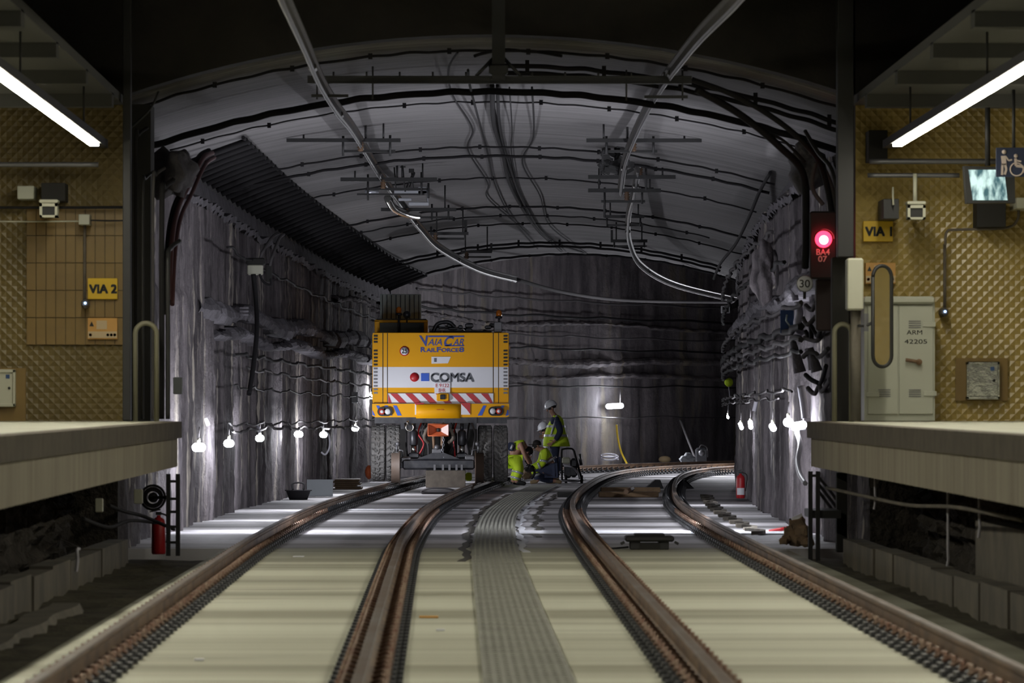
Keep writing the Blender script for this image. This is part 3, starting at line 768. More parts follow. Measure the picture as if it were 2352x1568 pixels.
# lower bumper
mb = MB(); mb.prism([(tx(a), tz(b_)) for a, b_ in ((855, 927), (1169, 927), (1169, 956), (1160, 958), (864, 958), (855, 955))], D0-.10, D0+.5)
bp = mb.build('bumper', 'yellow', tr)
mb = MB(); vs = []
n = 20
for k in range(n+1):
    a = math.pi*k/n; x = tx(1007)-math.cos(a)*.45; y = D0-.10-.10*math.sin(a)
    vs += [Vector((x, y, tz(929))), Vector((x, y, tz(957)-.03))]
mb.add(vs, [[2*i, 2*i+1, 2*i+3, 2*i+2] for i in range(n)], 0, True)
mb.add([v for v in vs[1::2]], [list(range(n+1))]); mb.add([v for v in vs[0::2]], [list(range(n+1))])
mb.build('tow_housing', 'yellow', bp)
for s, x0 in ((1, 953), (1, 1059)):
    m = MB(); rbox(m, x0, 925, x0+21, 952, -.112, -.10); q = m.build('white_marker', 'white', bp)
    m = MB(); m.prism([(tx(x0), tz(925)), (tx(x0+21), tz(925)), (tx(x0+21), tz(951)), (tx(x0+13), tz(940)), (tx(x0), tz(927))], D0-.118, D0-.112); m.build('red_stripe', 'red', q)
for poly in (((903, 931), (911, 931), (923, 954), (913, 954)), ((864, 931), (871, 931), (876, 941), (869, 941)), ((883, 931), (891, 931), (894, 937), (886, 937)), ((855.5, 941), (861, 952), (862, 955), (855.5, 953)),
             ((1110, 931), (1117, 931), (1107, 954), (1097, 954)), ((1152, 931), (1159, 931), (1154, 940), (1147, 940)), ((1165, 941), (1168, 941), (1168, 953), (1161, 955)), ((898, 945), (901, 954), (893, 954), (893, 950))):
    m = MB(); m.prism([(tx(a), tz(b_)) for a, b_ in poly], D0-.107, D0-.10); m.build('blue_stripe', 'blue', bp)
for c0, c1, y in ((877.5, 891, 945), (1132, 1146, 944)):
    m = MB(); m.tube([(tx(c0), D0-.10, tz(y)), (tx(c0), D0-.16, tz(y))], .093, 18); m.tube([(tx(c1), D0-.10, tz(y)), (tx(c1), D0-.16, tz(y))], .093, 18)
    m.box(((tx(c0)+tx(c1))/2, D0-.125, tz(y)), (.12, .05, .186)); h = m.build('lamp_cluster', 'ink', bp)
    for c, red in ((c0, c0 < 1000), (c1, c0 > 1000)):
        m = MB(); m.lathe((tx(c), D0-.165, tz(y)), [(.0, -.015), (.035, -.012), (.058, .0), (.06, .02)], 'Y', 18); l = m.build('lamp_lens', 'redlens' if red else 'clear', h)
        if red:
            m = MB(); m.lathe((tx(c), D0-.19, tz(y)), [(0, -.01), (.035, 0), (.036, .01)], 'Y', 14); m.build('reflector', 'clear', bp)
text('VAIA CAR', tx(1003), tx(1020), tz(941.5), tz(939), D0-.198, 'red', bp, bold=.0)
mb = MB(); rbox(mb, 1003, 903, 1031, 921, -.09, -.02, bev=.02); q = mb.build('camera_bracket', 'yellow', tr)
mb = MB(); rbox(mb, 1011, 906, 1023, 917, -.12, -.085, bev=.01); mb.build('rear_camera', 'ink', q)
# cab, engine gear and beacons above the hood
mb = MB()
for a, b_, c, e in ((856, 730, 868, 764), (972, 733, 981, 764), (856, 729, 981, 736)): rbox(mb, a, b_, c, e, 2.6, 2.75, bev=.02)
for a, b_, c, e in ((856, 730, 862, 764), (976, 733, 981, 764), (856, 729, 981, 733)): rbox(mb, a, b_, c, e, 2.75, 4.6, bev=.02)
rbox(mb, 856, 764, 981, 900, 2.6, 4.6, bev=.04)
cab = mb.build('cab_frame', 'yellow', tr)
mb = MB(); rbox(mb, 867, 735, 973, 765, 2.66, 2.70); mb.build('cab_window', 'glass', cab)
mb = MB(); rbox(mb, 860, 727, 978, 730, 2.6, 4.6, bev=.02); mb.build('cab_roof', 'oilblack', cab)
def beacon(px, pyt, pyb, d, m1='amber'):
    x = tx(px)*(D0+d)/D0
    z1, z0 = tz(pyt), tz(pyb)
    mb = MB(); mb.tube([(x, D0+d, z0), (x, D0+d, z1-.14)], .022, 8); mb.lathe((x, D0+d, z1-.17), [(.07, 0), (.075, .03), (.06, .05)], 'Z', 16); q = mb.build('beacon_post', 'oilblack', tr)
    mb = MB(); mb.lathe((x, D0+d, z1-.12), [(.055, 0), (.06, .04), (.055, .09), (.03, .12), (0, .13)], 'Z', 16); mb.build('beacon_lens', m1, q)
beacon(916, 700, 764, 2.4); beacon(1146, 711, 742, .5)
mb = MB(); rbox(mb, 1135, 738, 1153, 763, .4, .7, bev=.015); mb.build('exhaust_box', 'greysteel', tr)
mb = MB(); mb.lathe((tx(932), D0+2.3, tz(718)), [(0, 0), (.075, .01), (.08, .05), (0, .08)], 'Y', 16); mb.tube([(tx(932), D0+2.35, tz(718)), (tx(932), D0+2.6, tz(735))], .015, 6); mb.build('mirror', 'oilblack', tr)
mb = MB(); rbox(mb, 1009, 744, 1022, 757, .9, .98, bev=.02); mb.tube([(tx(1015), D0+.95, tz(757)), (tx(1015), D0+.95, tz(764))], .015, 6); mb.build('work_lamp', 'white', tr)
mb = MB(); rr = random.Random(9)
for i in range(16):
    a = rr.uniform(990, 1125); b_ = rr.uniform(738, 756); l = rr.uniform(8, 26); h = rr.uniform(4, 10); dd = rr.uniform(.8, 2.2)
    rbox(mb, a, b_, a+l, b_+h, dd, dd+.5, bev=.02)
rbox(mb, 985, 752, 1060, 766, 1.0, 2.4); rbox(mb, 1060, 758, 1130, 766, .9, 2.2)
mb.tube(smooth_pts([(tx(995), D0+1, tz(760)), (tx(1005), D0+1, tz(742)), (tx(1030), D0+1, tz(738)), (tx(1045), D0+1, tz(750))]), .04, 8)
mb.build('boom_gear', 'oilblack', tr)
mb = MB(); rbox(mb, 1168, 795, 1172, 802, .1, .2); mb.build('side_marker_lamp', 'amber', tr)
# tyres
def tyre(cx, half, r=.57, seed=0):
    n, wn = 168, 22; vs = []; pitch = 2*math.pi/26
    for i in range(n):
        a = 2*math.pi*i/n
        for j in range(wn+1):
            u = -1+2*j/wn; e = max(0, abs(u)-.8)/.2; rad = r-.055*e*e
            ph = ((a/pitch+(.25*math.sin(3*u+seed*1.5)+(.5 if u > 0 else 0))) % 1.0)
            g = (ph < .17 and abs(u) > .25) or (.45 < ph < .62 and abs(u) < .45) or (abs(abs(u)-.32) < .07 and .15 < ph < .55)
            if g: rad -= .040
            vs.append(Vector((cx+u*half, D0+.95+rad*math.cos(a), .215+.57+rad*math.sin(a))))
    w_ = wn+1
    mb = MB(); mb.add(vs, [[i*w_+j, i*w_+j+1, ((i+1) % n)*w_+j+1, ((i+1) % n)*w_+j] for i in range(n) for j in range(wn)])
    for sgn in (-1, 1):
        mb.lathe((cx, D0+.95, .785), [(.515, sgn*half), (.45, sgn*half*1.03), (.30, sgn*half*.9), (.27, sgn*half*.6)], 'X', 40, cap=False)
    q = mb.build('tyre', 'tyre', tr)
    mb = MB(); mb.lathe((cx, D0+.95, .785), [(.0, -half*.5), (.28, -half*.55), (.29, half*.55), (0, half*.5)], 'X', 30); mb.build('rim', 'oilblack', q)
for k, (a, b_) in enumerate(((851, 884), (886.5, 919), (1098, 1131), (1134, 1167))): tyre((tx(a)+tx(b_))/2, (tx(b_)-tx(a))/2, seed=k)
# guide wheels on the rails
for cx, fl in ((909.5, 1), (1101, -1)):
    x = tx(cx); r = .30; z = RAIL_TOP+r+.005
    mb = MB(); mb.lathe((x, D0-.35, z), [(.08, -.09), (r-.02, -.09), (r, -.085), (r, .055*1), (r+.035, .065), (r+.035, .09), (.10, .09)] if fl > 0 else [(.08, .09), (r-.02, .09), (r, .085), (r, -.055), (r+.035, -.065), (r+.035, -.09), (.10, -.09)], 'X', 48, cap=False)
    mb.lathe((x, D0-.35, z), [(0, -.05), (r-.01, -.05)], 'X', 48); mb.lathe((x, D0-.35, z), [(0, .05), (r-.01, .05)], 'X', 48)
    q = mb.build('guide_wheel', 'head', tr)
    mb = MB(); mb.box((x, D0-.35, z+.02), (.19*1.0+.0, .05, .06)); mb.build('wheel_hub', 'oilblack', q)
    mb = MB(); s = -fl
    mb.tube([(x-.02*s, D0-.33, z+r+.02), (x-.02*s, D0-.33, z+r+.16)], .022, 8); mb.sphere((x-.04*s, D0-.33, z+r+.18), .05, 10)
    mb.tube([(x-.02*s, D0-.3, z+r+.06), (x+.14*fl, D0-.3, z+r+.05), (x+.16*fl, D0-.3, z+.1)], .02, 8); mb.build('scraper_bracket', 'greysteel', tr)
# undercarriage
mb = MB(); rbox(mb, 920, 958, 1095, 985, .2, 2.4); rbox(mb, 860, 958, 1165, 972, .3, 2.2); mb.build('chassis', 'oilblack', tr)
mb = MB(); rbox(mb, 925, 1053, 1090, 1078, -.45, -.1, bev=.04); rbox(mb, 918, 1060, 1092, 1074, -.4, -.15)
mb.prism([(tx(a), tz(b_)) for a, b_ in ((958, 1053), (1056, 1053), (1020, 1039), (995, 1039))], D0-.44, D0-.2)
mb.build('guide_axle_beam', 'oilblack', tr)
mb = MB(); rbox(mb, 921, 1048, 945, 1064, -.42, -.1, bev=.03); rbox(mb, 1068, 1044, 1090, 1064, -.42, -.1, bev=.03)
for x in (996, 1015, 1030, 1046, 1058): rbox(mb, x, 1066, x+5, 1079, -.5, -.44)
mb.build('beam_fitting', 'greysteel', tr)
for x, lean in ((950.5, 0), (1061, 0)):
    mb = MB(); mb.lathe((tx(x), D0-.1, tz(1022)), [(.075, 0), (.085, .02), (.085, .26), (.06, .30)], 'Z', 18); q = mb.build('hydraulic_cylinder', 'oilblack', tr)
    mb = MB(); mb.tube([(tx(x), D0-.1, tz(1042)), (tx(x), D0-.1, tz(1021))], .06, 14); mb.build('piston_rod', 'chrome', q)
    mb = MB(); mb.tube([(tx(x), D0-.1, tz(990)), (tx(x), D0-.1, tz(972))], .04, 10); mb.box((tx(x), D0-.1, tz(1046)), (.22, .2, .12), bev=.03); mb.build('cylinder_mount', 'oilblack', q)
mb = MB(); pts = [(tx(941)+.075*math.cos(a), D0-.15, tz(981)+.075*math.sin(a)) for a in np.linspace(math.radians(130), math.radians(410), 14)]; mb.tube(pts, .016, 8)
mb.tube([(tx(936), D0-.15, tz(975)), (tx(936), D0-.15, tz(966))], .022, 6); mb.build('shackle', 'chrome', tr)
# orange pyramid reflector box
cx, cy_ = tx(1007), tz(987); hx, hz = .205, .118; y0 = D0-.50
c4 = [Vector((cx-hx, y0, cy_-hz)), Vector((cx+hx, y0, cy_-hz)), Vector((cx+hx, y0, cy_+hz)), Vector((cx-hx, y0, cy_+hz))]; ap = Vector((cx, y0+.16, cy_))
mb = MB(); mb.add(c4+[ap], [[0, 1, 4], [2, 3, 4], [3, 0, 4]]); mb.add(c4+[ap], [[1, 2, 4]], 1)
bk = [v+Vector((0, .18, 0)) for v in c4]; mb.add(c4+bk, [[0, 1, 5, 4], [1, 2, 6, 5], [2, 3, 7, 6], [3, 0, 4, 7], [4, 5, 6, 7]])
mb.tube([c4[0], c4[1], c4[2], c4[3], c4[0]], .012, 6, mi=0); q = mb.build('tow_cone', ['orange', 'palepink'], tr)
mb = MB(); mb.lathe((cx, y0+.10, cy_), [(0, 0), (.04, 0), (.04, .06)], 'Y', 14); mb.build('cone_throat', 'ink', q)
mb = MB()
for dx in (-.10, .08): mb.tube([(cx+dx, D0-.38, cy_-.1), (cx+dx*.8, D0-.35, tz(1040))], .03, 8)
mb.build('tow_arm', 'rust', tr)
for dx in (-.28, .30):
    m = MB(); m.tube(smooth_pts([(cx+dx*.3, D0-.3, tz(973)), (cx+dx*.8, D0-.42, tz(985)), (cx+dx, D0-.4, tz(1005)), (cx+dx*.7, D0-.3, tz(1016))]), .035, 8); m.build('hose_loop', 'box', tr)
# chain
mb = MB()
for k in range(9):
    z = tz(1004)-.05*k; a = k % 2; c = Vector((tx(1018)+.01*math.sin(k), D0-.42, z))
    mb.tube([c+Vector(((.018*math.cos(t) if a else 0), (0 if a else .018*math.cos(t)), .032*math.sin(t))) for t in np.linspace(0, 2*math.pi, 9)], .007, 5)
mb.build('chain', 'zinc', tr)
mb = MB(); mb.sphere((tx(1004), D0-.4, tz(1027)), .06, 12); mb.box((tx(1004), D0-.38, tz(1036)), (.2, .1, .14), bev=.03); mb.build('coupling_ball', 'greysteel', tr)
for k, (x, m_) in enumerate(((972, 'cable'), (978, 'gcable'), (1036, 'cable'), (1043, 'cable'), (1048, 'red'), (930, 'cable'), (1084, 'gcable'), (1078, 'cable'), (967, 'red'))):
    m = MB(); r0 = random.Random(k); m.tube(smooth_pts([(tx(x), D0+.1, tz(972)), (tx(x)+r0.uniform(-.1, .1), D0-.1, tz(995)), (tx(x)+r0.uniform(-.06, .06), D0-.15, tz(1020)), (tx(x)+r0.uniform(-.1, .1), D0-.1, tz(1050))]), .018, 6)
    m.build('hydraulic_hose', m_, tr)
mb = MB(); rbox(mb, 918, 985, 935, 1052, .3, .9); rbox(mb, 1075, 985, 1096, 1052, .3, .9); rbox(mb, 960, 990, 1050, 1050, .6, 1.4, bev=.05); mb.build('axle_casing', 'black', tr)
# block and plate between the rails
mb = MB(); rbox(mb, 978, 1079.5, 1069, 1119, -.5, 1.2, bev=.012); 
o = mb.build('ballast_box', 'box', tr)
mb = MB(); mb.box((tx(1009), 112.6, .035), (.74, .5, .07), bev=.03); mb.tube(smooth_pts([(tx(969), 112.35, .06), (tx(990), 112.3, .11), (tx(1030), 112.3, .10), (tx(1049), 112.35, .05)]), .02, 6)
mb.build('track_magnet', 'gcable', None, 'flat grey plate lying on the slab below the vehicle block', 'plate')
# ------------------------------------------------------------------ overhead conductor bars
def cond(name, pts, label, joints=()):
    pts = smooth_pts(pts, 8)
    root = thing(name, pts[len(pts)//2], label, 'conductor bar')
    mb = MB(); prof = [(-.045, .055), (.045, .055), (.045, .04), (.018, .03), (.022, -.035), (.012, -.05), (-.012, -.05), (-.022, -.035), (-.018, .03), (-.045, .04)]
    vs = []; k = len(pts)
    for i, p in enumerate(pts):
        t = (pts[min(i+1, k-1)]-pts[max(i-1, 0)]).normalized(); x = t.cross(Vector((0, 0, 1))).normalized(); u = x.cross(t)
        vs += [p+x*a*1.15+u*b_*1.25 for a, b_ in prof]
    n = len(prof)
    mb.add(vs, [[i*n+j, i*n+(j+1) % n, (i+1)*n+(j+1) % n, (i+1)*n+j] for i in range(k-1) for j in range(n)])
    mb.add(vs[:n], [list(range(n))]); mb.add(vs[-n:], [list(range(n))])
    mb.build('bar', 'alu', root)
    mb = MB(); mb.tube([p-Vector((0, 0, .068)) for p in pts], .010, 6); mb.build('contact_wire', 'greysteel', root)
    for i in range(6, k-2, 14):
        p = pts[i]; m = MB(); m.box(p+Vector((0, 0, -.01)), (.09, .45, .06), bev=.015); m.build('joint_plate', 'alu', root)
    return root
def dcol(px, side):   # depth at which the track centre stands on image column px, before the bend
    return min(np.arange(40, 100, .1), key=lambda t: abs(VX+off(t, side*TH(t)).x/t*F-px))
lp = [(620, -70, 46)] + [(px, py, dcol(px, -1)) for px, py in ((650, 0), (700, 110), (735, 190), (772, 250), (810, 300))]+[(870, 398, 93), (920, 468, 101), (965, 525, 106), (1010, 570, 111), (1100, 618, 121), (1185, 641, 131)]
cond('conductor_bar', [P(*q) for q in lp], 'long silvery overhead conductor bar above the left track')
cond('conductor_bar', [P(1760, -80, 43.5)]+[P(a, b_, dcol(a, 1)) for a, b_ in ((1690, 0), (1590, 105), (1500, 230))]+[P(1440, 360, 84), P(1426, 440, 90)], 'overhead conductor bar above the right track, ending in mid air')
cond('conductor_bar', [P(a, b_, d) for a, b_, d in ((1466, 388, 91), (1458, 440, 97), (1444, 500, 104), (1446, 560, 114), (1475, 612, 124), (1555, 655, 134), (1700, 690, 146))], 'snaking overhead conductor bar continuing into the bend on the right')
# splice guard on the left bar
mb = MB(); mb.tube(smooth_pts([P(890, 455, 99.5), P(905, 478, 100.5), P(935, 492, 102), P(960, 496, 104)]), .07, 8); mb.build('bar_shield', 'chrome', None, 'shiny metal shield hanging under the left conductor bar', 'shield')
pipe('expansion_bar', [P(1185, 641, 131), P(1300, 672, 138), P(1450, 690, 146), P(1700, 694, 156)], .045, 'gcable', 'pale pipe sweeping across the bend below the vault edge', 'pipe')

# main cross beam hanging from a column in front of the arch
bz = P(1145, 183, 65.0)
root = thing('cross_beam', (bz.x, 65.0, bz.z), 'long black steel beam hanging from a column in front of the arch', 'beam')
x0, x1 = P(706, 183, 65).x, P(1589, 183, 65).x
mb = MB()
for z_, h in ((.038, .014), (-.038, .014), (0, .07)): mb.box(((x0+x1)/2, 65.0, bz.z+z_), (x1-x0, .09 if h < .05 else .02, h))
mb.build('beam_bar', 'steel', root)
mb = MB(); mb.box((bz.x, 65.0, (bz.z+9.1)/2), (.15, .12, 9.1-bz.z)); mb.box((bz.x, 65.0, bz.z+.12), (.22, .16, .12), bev=.02); mb.build('column', 'steel', root)
for s in (-1, 1):
    mb = MB(); mb.tube([(bz.x+s*.26, 65, bz.z+.04), (bz.x+s*.05, 65, bz.z+.26)], .022, 6); mb.build('brace', 'steel', root)
def hang_set(parent, pxs, py_top, py_bar, d, pxa, pxb, r=.012, name='hanger'):
    for px in pxs:
        mb = MB(); mb.tube([P(px, py_top, d), P(px, py_bar+8, d)], r, 6); mb.build(name+'_rod', 'steel', parent)
    x0, x1, z0, z1 = pr(pxa, py_bar-3, pxb, py_bar+3, d)
    mb = MB(); mb.box(((x0+x1)/2, d, (z0+z1)/2), (x1-x0, .06, .035)); mb.build(name+'_bar', 'steel', parent)
hang_set(root, (728, 856), 152, 220, 65.0, 715, 800)
hang_set(root, (1439, 1568), 160, 222, 65.0, 1480, 1580)
mb = MB(); rr = random.Random(1)
for i in range(11):
    x = x0+.3+i*.38; mb.tube([(x, 64.97, bz.z+.03), (x, 64.97, bz.z+.09)], .012, 5)
mb.build('bolt_row', 'steel', root)
# smaller brackets down the tunnel
def bracket(bars, d, label, insul=None, extra=()):
    a = bars[0]; c = P((a[0]+a[1])/2, a[2], d)
    root = thing('conductor_bracket', c, label, 'bracket', 'conductor brackets under the vault')
    n = 0
    for px0, px1, py, th in bars:
        x0, x1, z0, z1 = pr(px0, py-th, px1, py+th, d+n*.05)
        mb = MB(); mb.box(((x0+x1)/2, d+n*.05, (z0+z1)/2), (x1-x0, .07, z1-z0)); mb.build('cross_bar', 'steel', root); n += 1
    for px, y0, y1 in extra:
        mb = MB(); mb.tube([P(px, y0, d), P(px, y1, d)], .02, 6); mb.build('rod', 'steel', root)
    # rods up to the vault
    for q in (.15, .85):
        px = a[0]+(a[1]-a[0])*q; b_ = P(px, a[2], d); dx = b_.x-(MX(d)-.1); hw = 4.62; s_ = zc(d)-zs(d); R = (hw*hw+s_*s_)/(2*s_)
        zt = zc(d)-R+math.sqrt(max(.01, R*R-dx*dx))
        if zt > b_.z+.02:
            mb = MB(); mb.tube([b_, (b_.x, b_.y, zt-.0)], .016, 6); mb.build('anchor_rod', 'steel', root)
    if insul:
        px, py = insul; c = P(px, py, d); mb = MB()
        mb.lathe(c, [(.025, -.06), (.05, -.04), (.03, -.02), (.055, 0), (.03, .02), (.055, .04), (.03, .06), (.05, .08), (.02, .1)], 'Z', 12); mb.build('insulator', 'rust', root)
    return root
bracket([(658, 920, 322, 4.5), (787, 908, 347, 3)], 82, 'left track bracket nearest the portal, one end raised', (828, 338), [(788, 312, 358), (896, 310, 358), (840, 268, 322)])
bracket([(782, 1004, 412, 4.5), (840, 985, 434, 3), (820, 975, 446, 2)], 94, 'left track bracket second from the portal, crowded with small parts', (880, 425), [(845, 400, 460), (968, 395, 448), (912, 380, 412), (924, 380, 412), (984, 420, 455)])
bracket([(875, 1048, 481, 4), (965, 1040, 499, 2.5)], 102, 'left track bracket third from the portal', (935, 490), [(992, 468, 505), (1030, 470, 505)])
bracket([(990, 1076, 536, 3.5), (1000, 1070, 548, 2.5), (1066, 1073, 521, 16)], 111, 'L-shaped left track bracket fourth from the portal', (1000, 545), [(990, 520, 550), (1068, 530, 552)])
bracket([(1058, 1130, 578, 3), (1065, 1128, 590, 2), (1126, 1131, 568, 10)], 121, 'small farthest bracket over the left track', (1072, 588), [(1070, 575, 594)])
bracket([(1347, 1612, 322, 4.5), (1385, 1510, 347, 3), (1382, 1386, 360, 16)], 82, 'right track bracket nearest the portal, one end raised', (1455, 338), [(1393, 312, 354), (1501, 312, 354), (1441, 268, 318)])
bracket([(1351, 1552, 406, 4.5), (1375, 1492, 382, 3)], 92, 'right track bracket second from the portal, above a twin bar', (1470, 395), [(1484, 355, 436), (1382, 350, 400)])
bracket([(1351, 1518, 437, 4.5), (1381, 1482, 462, 3)], 95, 'right track bracket just below the second one', (1440, 452), [(1389, 430, 500), (1475, 430, 468)])
bracket([(1388, 1480, 497, 3.5), (1392, 1478, 517, 2.5), (1386, 1391, 485, 14)], 107, 'L-shaped right track bracket with an upturned end', (1444, 508), [(1394, 495, 520), (1471, 495, 520)])
bracket([(1403, 1487, 553, 3.5), (1408, 1486, 565, 2), (1403, 1408, 540, 12)], 117, 'small farthest bracket over the right track', (1450, 560), [(1411, 550, 568), (1480, 550, 568)])
# disconnector gear clusters
mb = MB(); rr = random.Random(12)
for i in range(26):
    px, py = rr.uniform(1385, 1450), rr.uniform(330, 400); mb.box(P(px, py, 88+rr.uniform(-.6, .6)), (rr.uniform(.05, .22), .1, rr.uniform(.03, .10)), rot=Matrix.Rotation(rr.uniform(-.6, .6), 3, 'Y'))
mb.tube([P(1418, 330, 88), P(1418, 402, 88)], .05, 8); mb.tube([P(1400, 345, 88), P(1440, 390, 88)], .02, 6)
mb.build('switch_gear', 'steel', None, 'jumble of black switch gear hanging beside the right bar end', 'switch gear')
mb = MB()
for px, py, l in ((905, 378, 10), (925, 380, 8), (945, 392, 9)):
    mb.box(P(px, py, 94.4), (.09, .08, .07)); mb.tube([P(px, py, 94.4), P(px+4, 432, 94.4)], .014, 6)
mb.tube(smooth_pts([P(930, 440, 94.4), P(945, 405, 94.4), P(952, 398, 94.4), P(940, 430, 94.4)]), .014, 6)
mb.build('switch_gear', 'steel', None, 'cluster of thin black rods and clips over the left bar', 'switch gear')
mb = MB()
for px0, px1, py, h in ((905, 980, 441, 4), (960, 980, 437, 8), (938, 985, 468, 4), (915, 945, 458, 3)):
    x0, x1, z0, z1 = pr(px0, py-h, px1, py+h, 94.9); mb.box(((x0+x1)/2, 94.9, (z0+z1)/2), (x1-x0, .07, z1-z0), bev=.008)
mb.tube([P(838, 440, 94.9), P(870, 440, 94.9)], .03, 8); mb.tube([P(982, 425, 94.9), P(982, 472, 94.9)], .012, 5)
mb.build('galvanised_clamp', 'zinc', None, 'bright galvanised clamp set on the second left bracket', 'clamp')

# ------------------------------------------------------------------ ring cables on the vault
def ring(t, r, drop, label, k0=0, k1=40, twin=0, m='cable', wob=.02, seed=0):
    rr = random.Random(seed+int(t)); mb = MB()
    def line(dt, dr):
        a, c = zs(t), zc(t); hw = 4.62; s_ = c-a; R = (hw*hw+s_*s_)/(2*s_); th = math.asin(hw/R); pts = []
        for k in range(k0, k1+1):
            u = -th+2*th*k/40; q = R-dr-abs(wob*math.sin(k*1.3+seed))
            pts.append(off(t+dt, -.1+q*math.sin(u), c-R+q*math.cos(u)))
        mb.tube(smooth_pts(pts, 3), r, 5); return pts
    pts = line(0, drop)
    if twin: line(.1, drop+twin)
    for k in range(2, len(pts)-1, 4): mb.box(pts[k], (.05, .05, .07+twin))
    return mb.build('vault_cable', m, None, label, 'cable', 'cables clipped around the vault')
for t, r, dr, tw, k0, k1, lab in ((67.2, .018, .05, 0, 0, 40, 'cable tight under the front edge of the arch'), (68.5, .03, .14, .08, 20, 40, 'thick twin cable along the right half of the front arch'),
                    (71, .045, .30, 0, 0, 40, 'thick black hose looping around the vault behind the cross beam'), (77.5, .012, .03, 0, 1, 39, 'very thin cable ring behind the long beam'),
                    (88.5, .016, .06, 0, 1, 39, 'upper of the close pair of cable rings'), (90.5, .024, .10, 0, 1, 39, 'lower thicker one of the close pair of cable rings'),
                    (99, .014, .04, 0, 1, 39, 'thin cable ring between the bracket groups'), (110.5, .022, .05, 0, 1, 39, 'ring cable over the fourth left bracket'), (112, .014, .16, 0, 4, 36, 'sagging thin ring cable with clips'),
                    (119, .015, .04, 0, 1, 39, 'faint ring cable deep in the vault'), (129, .028, .08, .08, 3, 37, 'twin ring cable just before the vault ends'), (137.5, .03, .05, 0, 2, 38, 'last ring cable at the far vault edge')):
    ring(t, r, dr, lab, k0, k1, tw, seed=int(t))
# crown cables running away down the vault
for pts, r, lab in (([(1075, 160, 67), (1080, 200, 70), (1105, 285, 84), (1120, 340, 91), (1135, 400, 101), (1165, 470, 113), (1200, 520, 124), (1235, 560, 134)], .016, 'thin wavy cable left of the vault crown'),
                    ([(1052, 118, 66.8), (1030, 160, 69), (1040, 210, 76), (1085, 275, 84), (1075, 330, 90), (1120, 390, 101), (1120, 430, 107), (1180, 485, 118), (1215, 520, 126)], .014, 'loosest cable, swinging out left of the crown'),
                    ([(1130, 195, 72), (1135, 270, 83), (1155, 340, 91), (1170, 400, 101), (1200, 455, 112), (1240, 520, 124), (1290, 560, 136)], .034, 'thickest black cable down the crown of the vault'),
                    ([(1142, 195, 72), (1150, 290, 85), (1175, 380, 97), (1205, 450, 110), (1260, 530, 128), (1350, 580, 138)], .022, 'black cable twisted beside the thickest crown cable'),
                    ([(1170, 200, 72), (1176, 280, 84), (1175, 340, 91), (1195, 430, 106), (1230, 500, 120), (1300, 565, 136)], .010, 'straight thin cable right of the crown'),
                    ([(1222, 200, 72), (1225, 300, 86), (1200, 365, 94), (1240, 430, 106), (1265, 500, 121), (1350, 575, 138)], .014, 'thin cable bulging right of the crown'),
                    ([(1090, 128, 66.5), (1110, 122, 66.6), (1140, 117, 66.7), (1220, 117, 66.7), (1290, 128, 66.5)], .02, 'black hose tied across the column under the arch crown')):
    def lift(p):
        px, py, d = p; v = P(px, py, d); o = v.x-(MX(v.y)-.1); a, c = zs(v.y), zc(v.y); s_ = c-a; R = (4.62**2+s_*s_)/(2*s_)
        return Vector((v.x, v.y, min(v.z, c-R+math.sqrt(R*R-o*o)-.04)))
    pipe('crown_cable', [lift(p) for p in pts], r, 'cable', lab, 'cable', 'cables hanging along the vault crown')
pipe('crown_cable', [lift(p) for p in ((1770, 385, 86), (1745, 440, 90), (1720, 500, 96), (1690, 560, 104), (1655, 605, 112), (1640, 640, 118))], .03, 'cable', 'black cable pair crawling down the right flank of the vault', 'cable')
# left cable ladder at the springing
root = thing('cable_ladder', off(100, WL+.5, 5.0), 'long black cable ladder along the left springing of the vault', 'cable ladder')
mb = MB()
for o in (WL+.10, WL+.95):
    z_ = (lambda t, o=o: zs(t)-.06+(o-WL)*.36)
    mb2 = MB(); ts = list(np.arange(79, 139, 1.5)); mb2.tube([off(t, o, z_(t)) for t in ts], .03, 5); mb2.build('side_rail', 'cable', root)
n = 0; mbr = MB()
for t in np.arange(79.5, 138, 1.25):
    n += 1; m = MB() if n <= 60 else mbr
    m.tube([off(t, WL+.06, zs(t)-.10), off(t, WL+.55, zs(t)+.10), off(t, WL+1.0, zs(t)+.26)], .05, 5)
    if n <= 60: m.build('rung', 'cable', root)
tag(mbr.build('far_rungs', 'cable', root), kind='stuff')

# ------------------------------------------------------------------ wall cables
def wallrun(o, pts, r, m, label, group=None, sg=-1, n=5, name='wall_cable'):
    """pts (t, z) along a wall"""
    ts = np.arange(pts[0][0], pts[-1][0], .6); rr = random.Random(int(pts[0][1]*100+pts[0][0]*7+r*1000)); out = []
    for t in ts:
        z = float(np.interp(t, [p[0] for p in pts], [p[1] for p in pts])); sag = .055*abs(math.sin((t)*.62+pts[0][1]*3))
        out.append(off(t, o+.02*math.sin(t*2.7), z-sag+rr.uniform(-.012, .012)))
    mb = MB(); mb.tube(smooth_pts(out, 3), r, n); return mb.build(name, m, None, label, 'cable', group)
g = 'cables sagging along the left wall'
wallrun(WL+.50, [(85, 1.36), (95, 1.40), (104, 1.36), (120, 1.34), (138, 1.3)], .024, 'gcable', 'grey festoon cable carrying the lamps on the left wall', None)
wallrun(WL+.46, [(84, 1.48), (100, 1.46), (138, 1.5)], .016, 'gcable', 'thin grey cable just above the festoon cable', g)
wallrun(WL+.47, [(86, 2.55), (100, 2.55), (138, 2.5)], .028, 'cable', 'black sagging cable below the left ledge', g)
wallrun(WL+.45, [(90, 2.35), (138, 2.2)], .022, 'gcable', 'dusty cable sagging between wall piles', g)
wallrun(WL+.46, [(86, 2.05), (138, 1.95)], .016, 'cable', 'thin black cable halfway up the left wall', g)
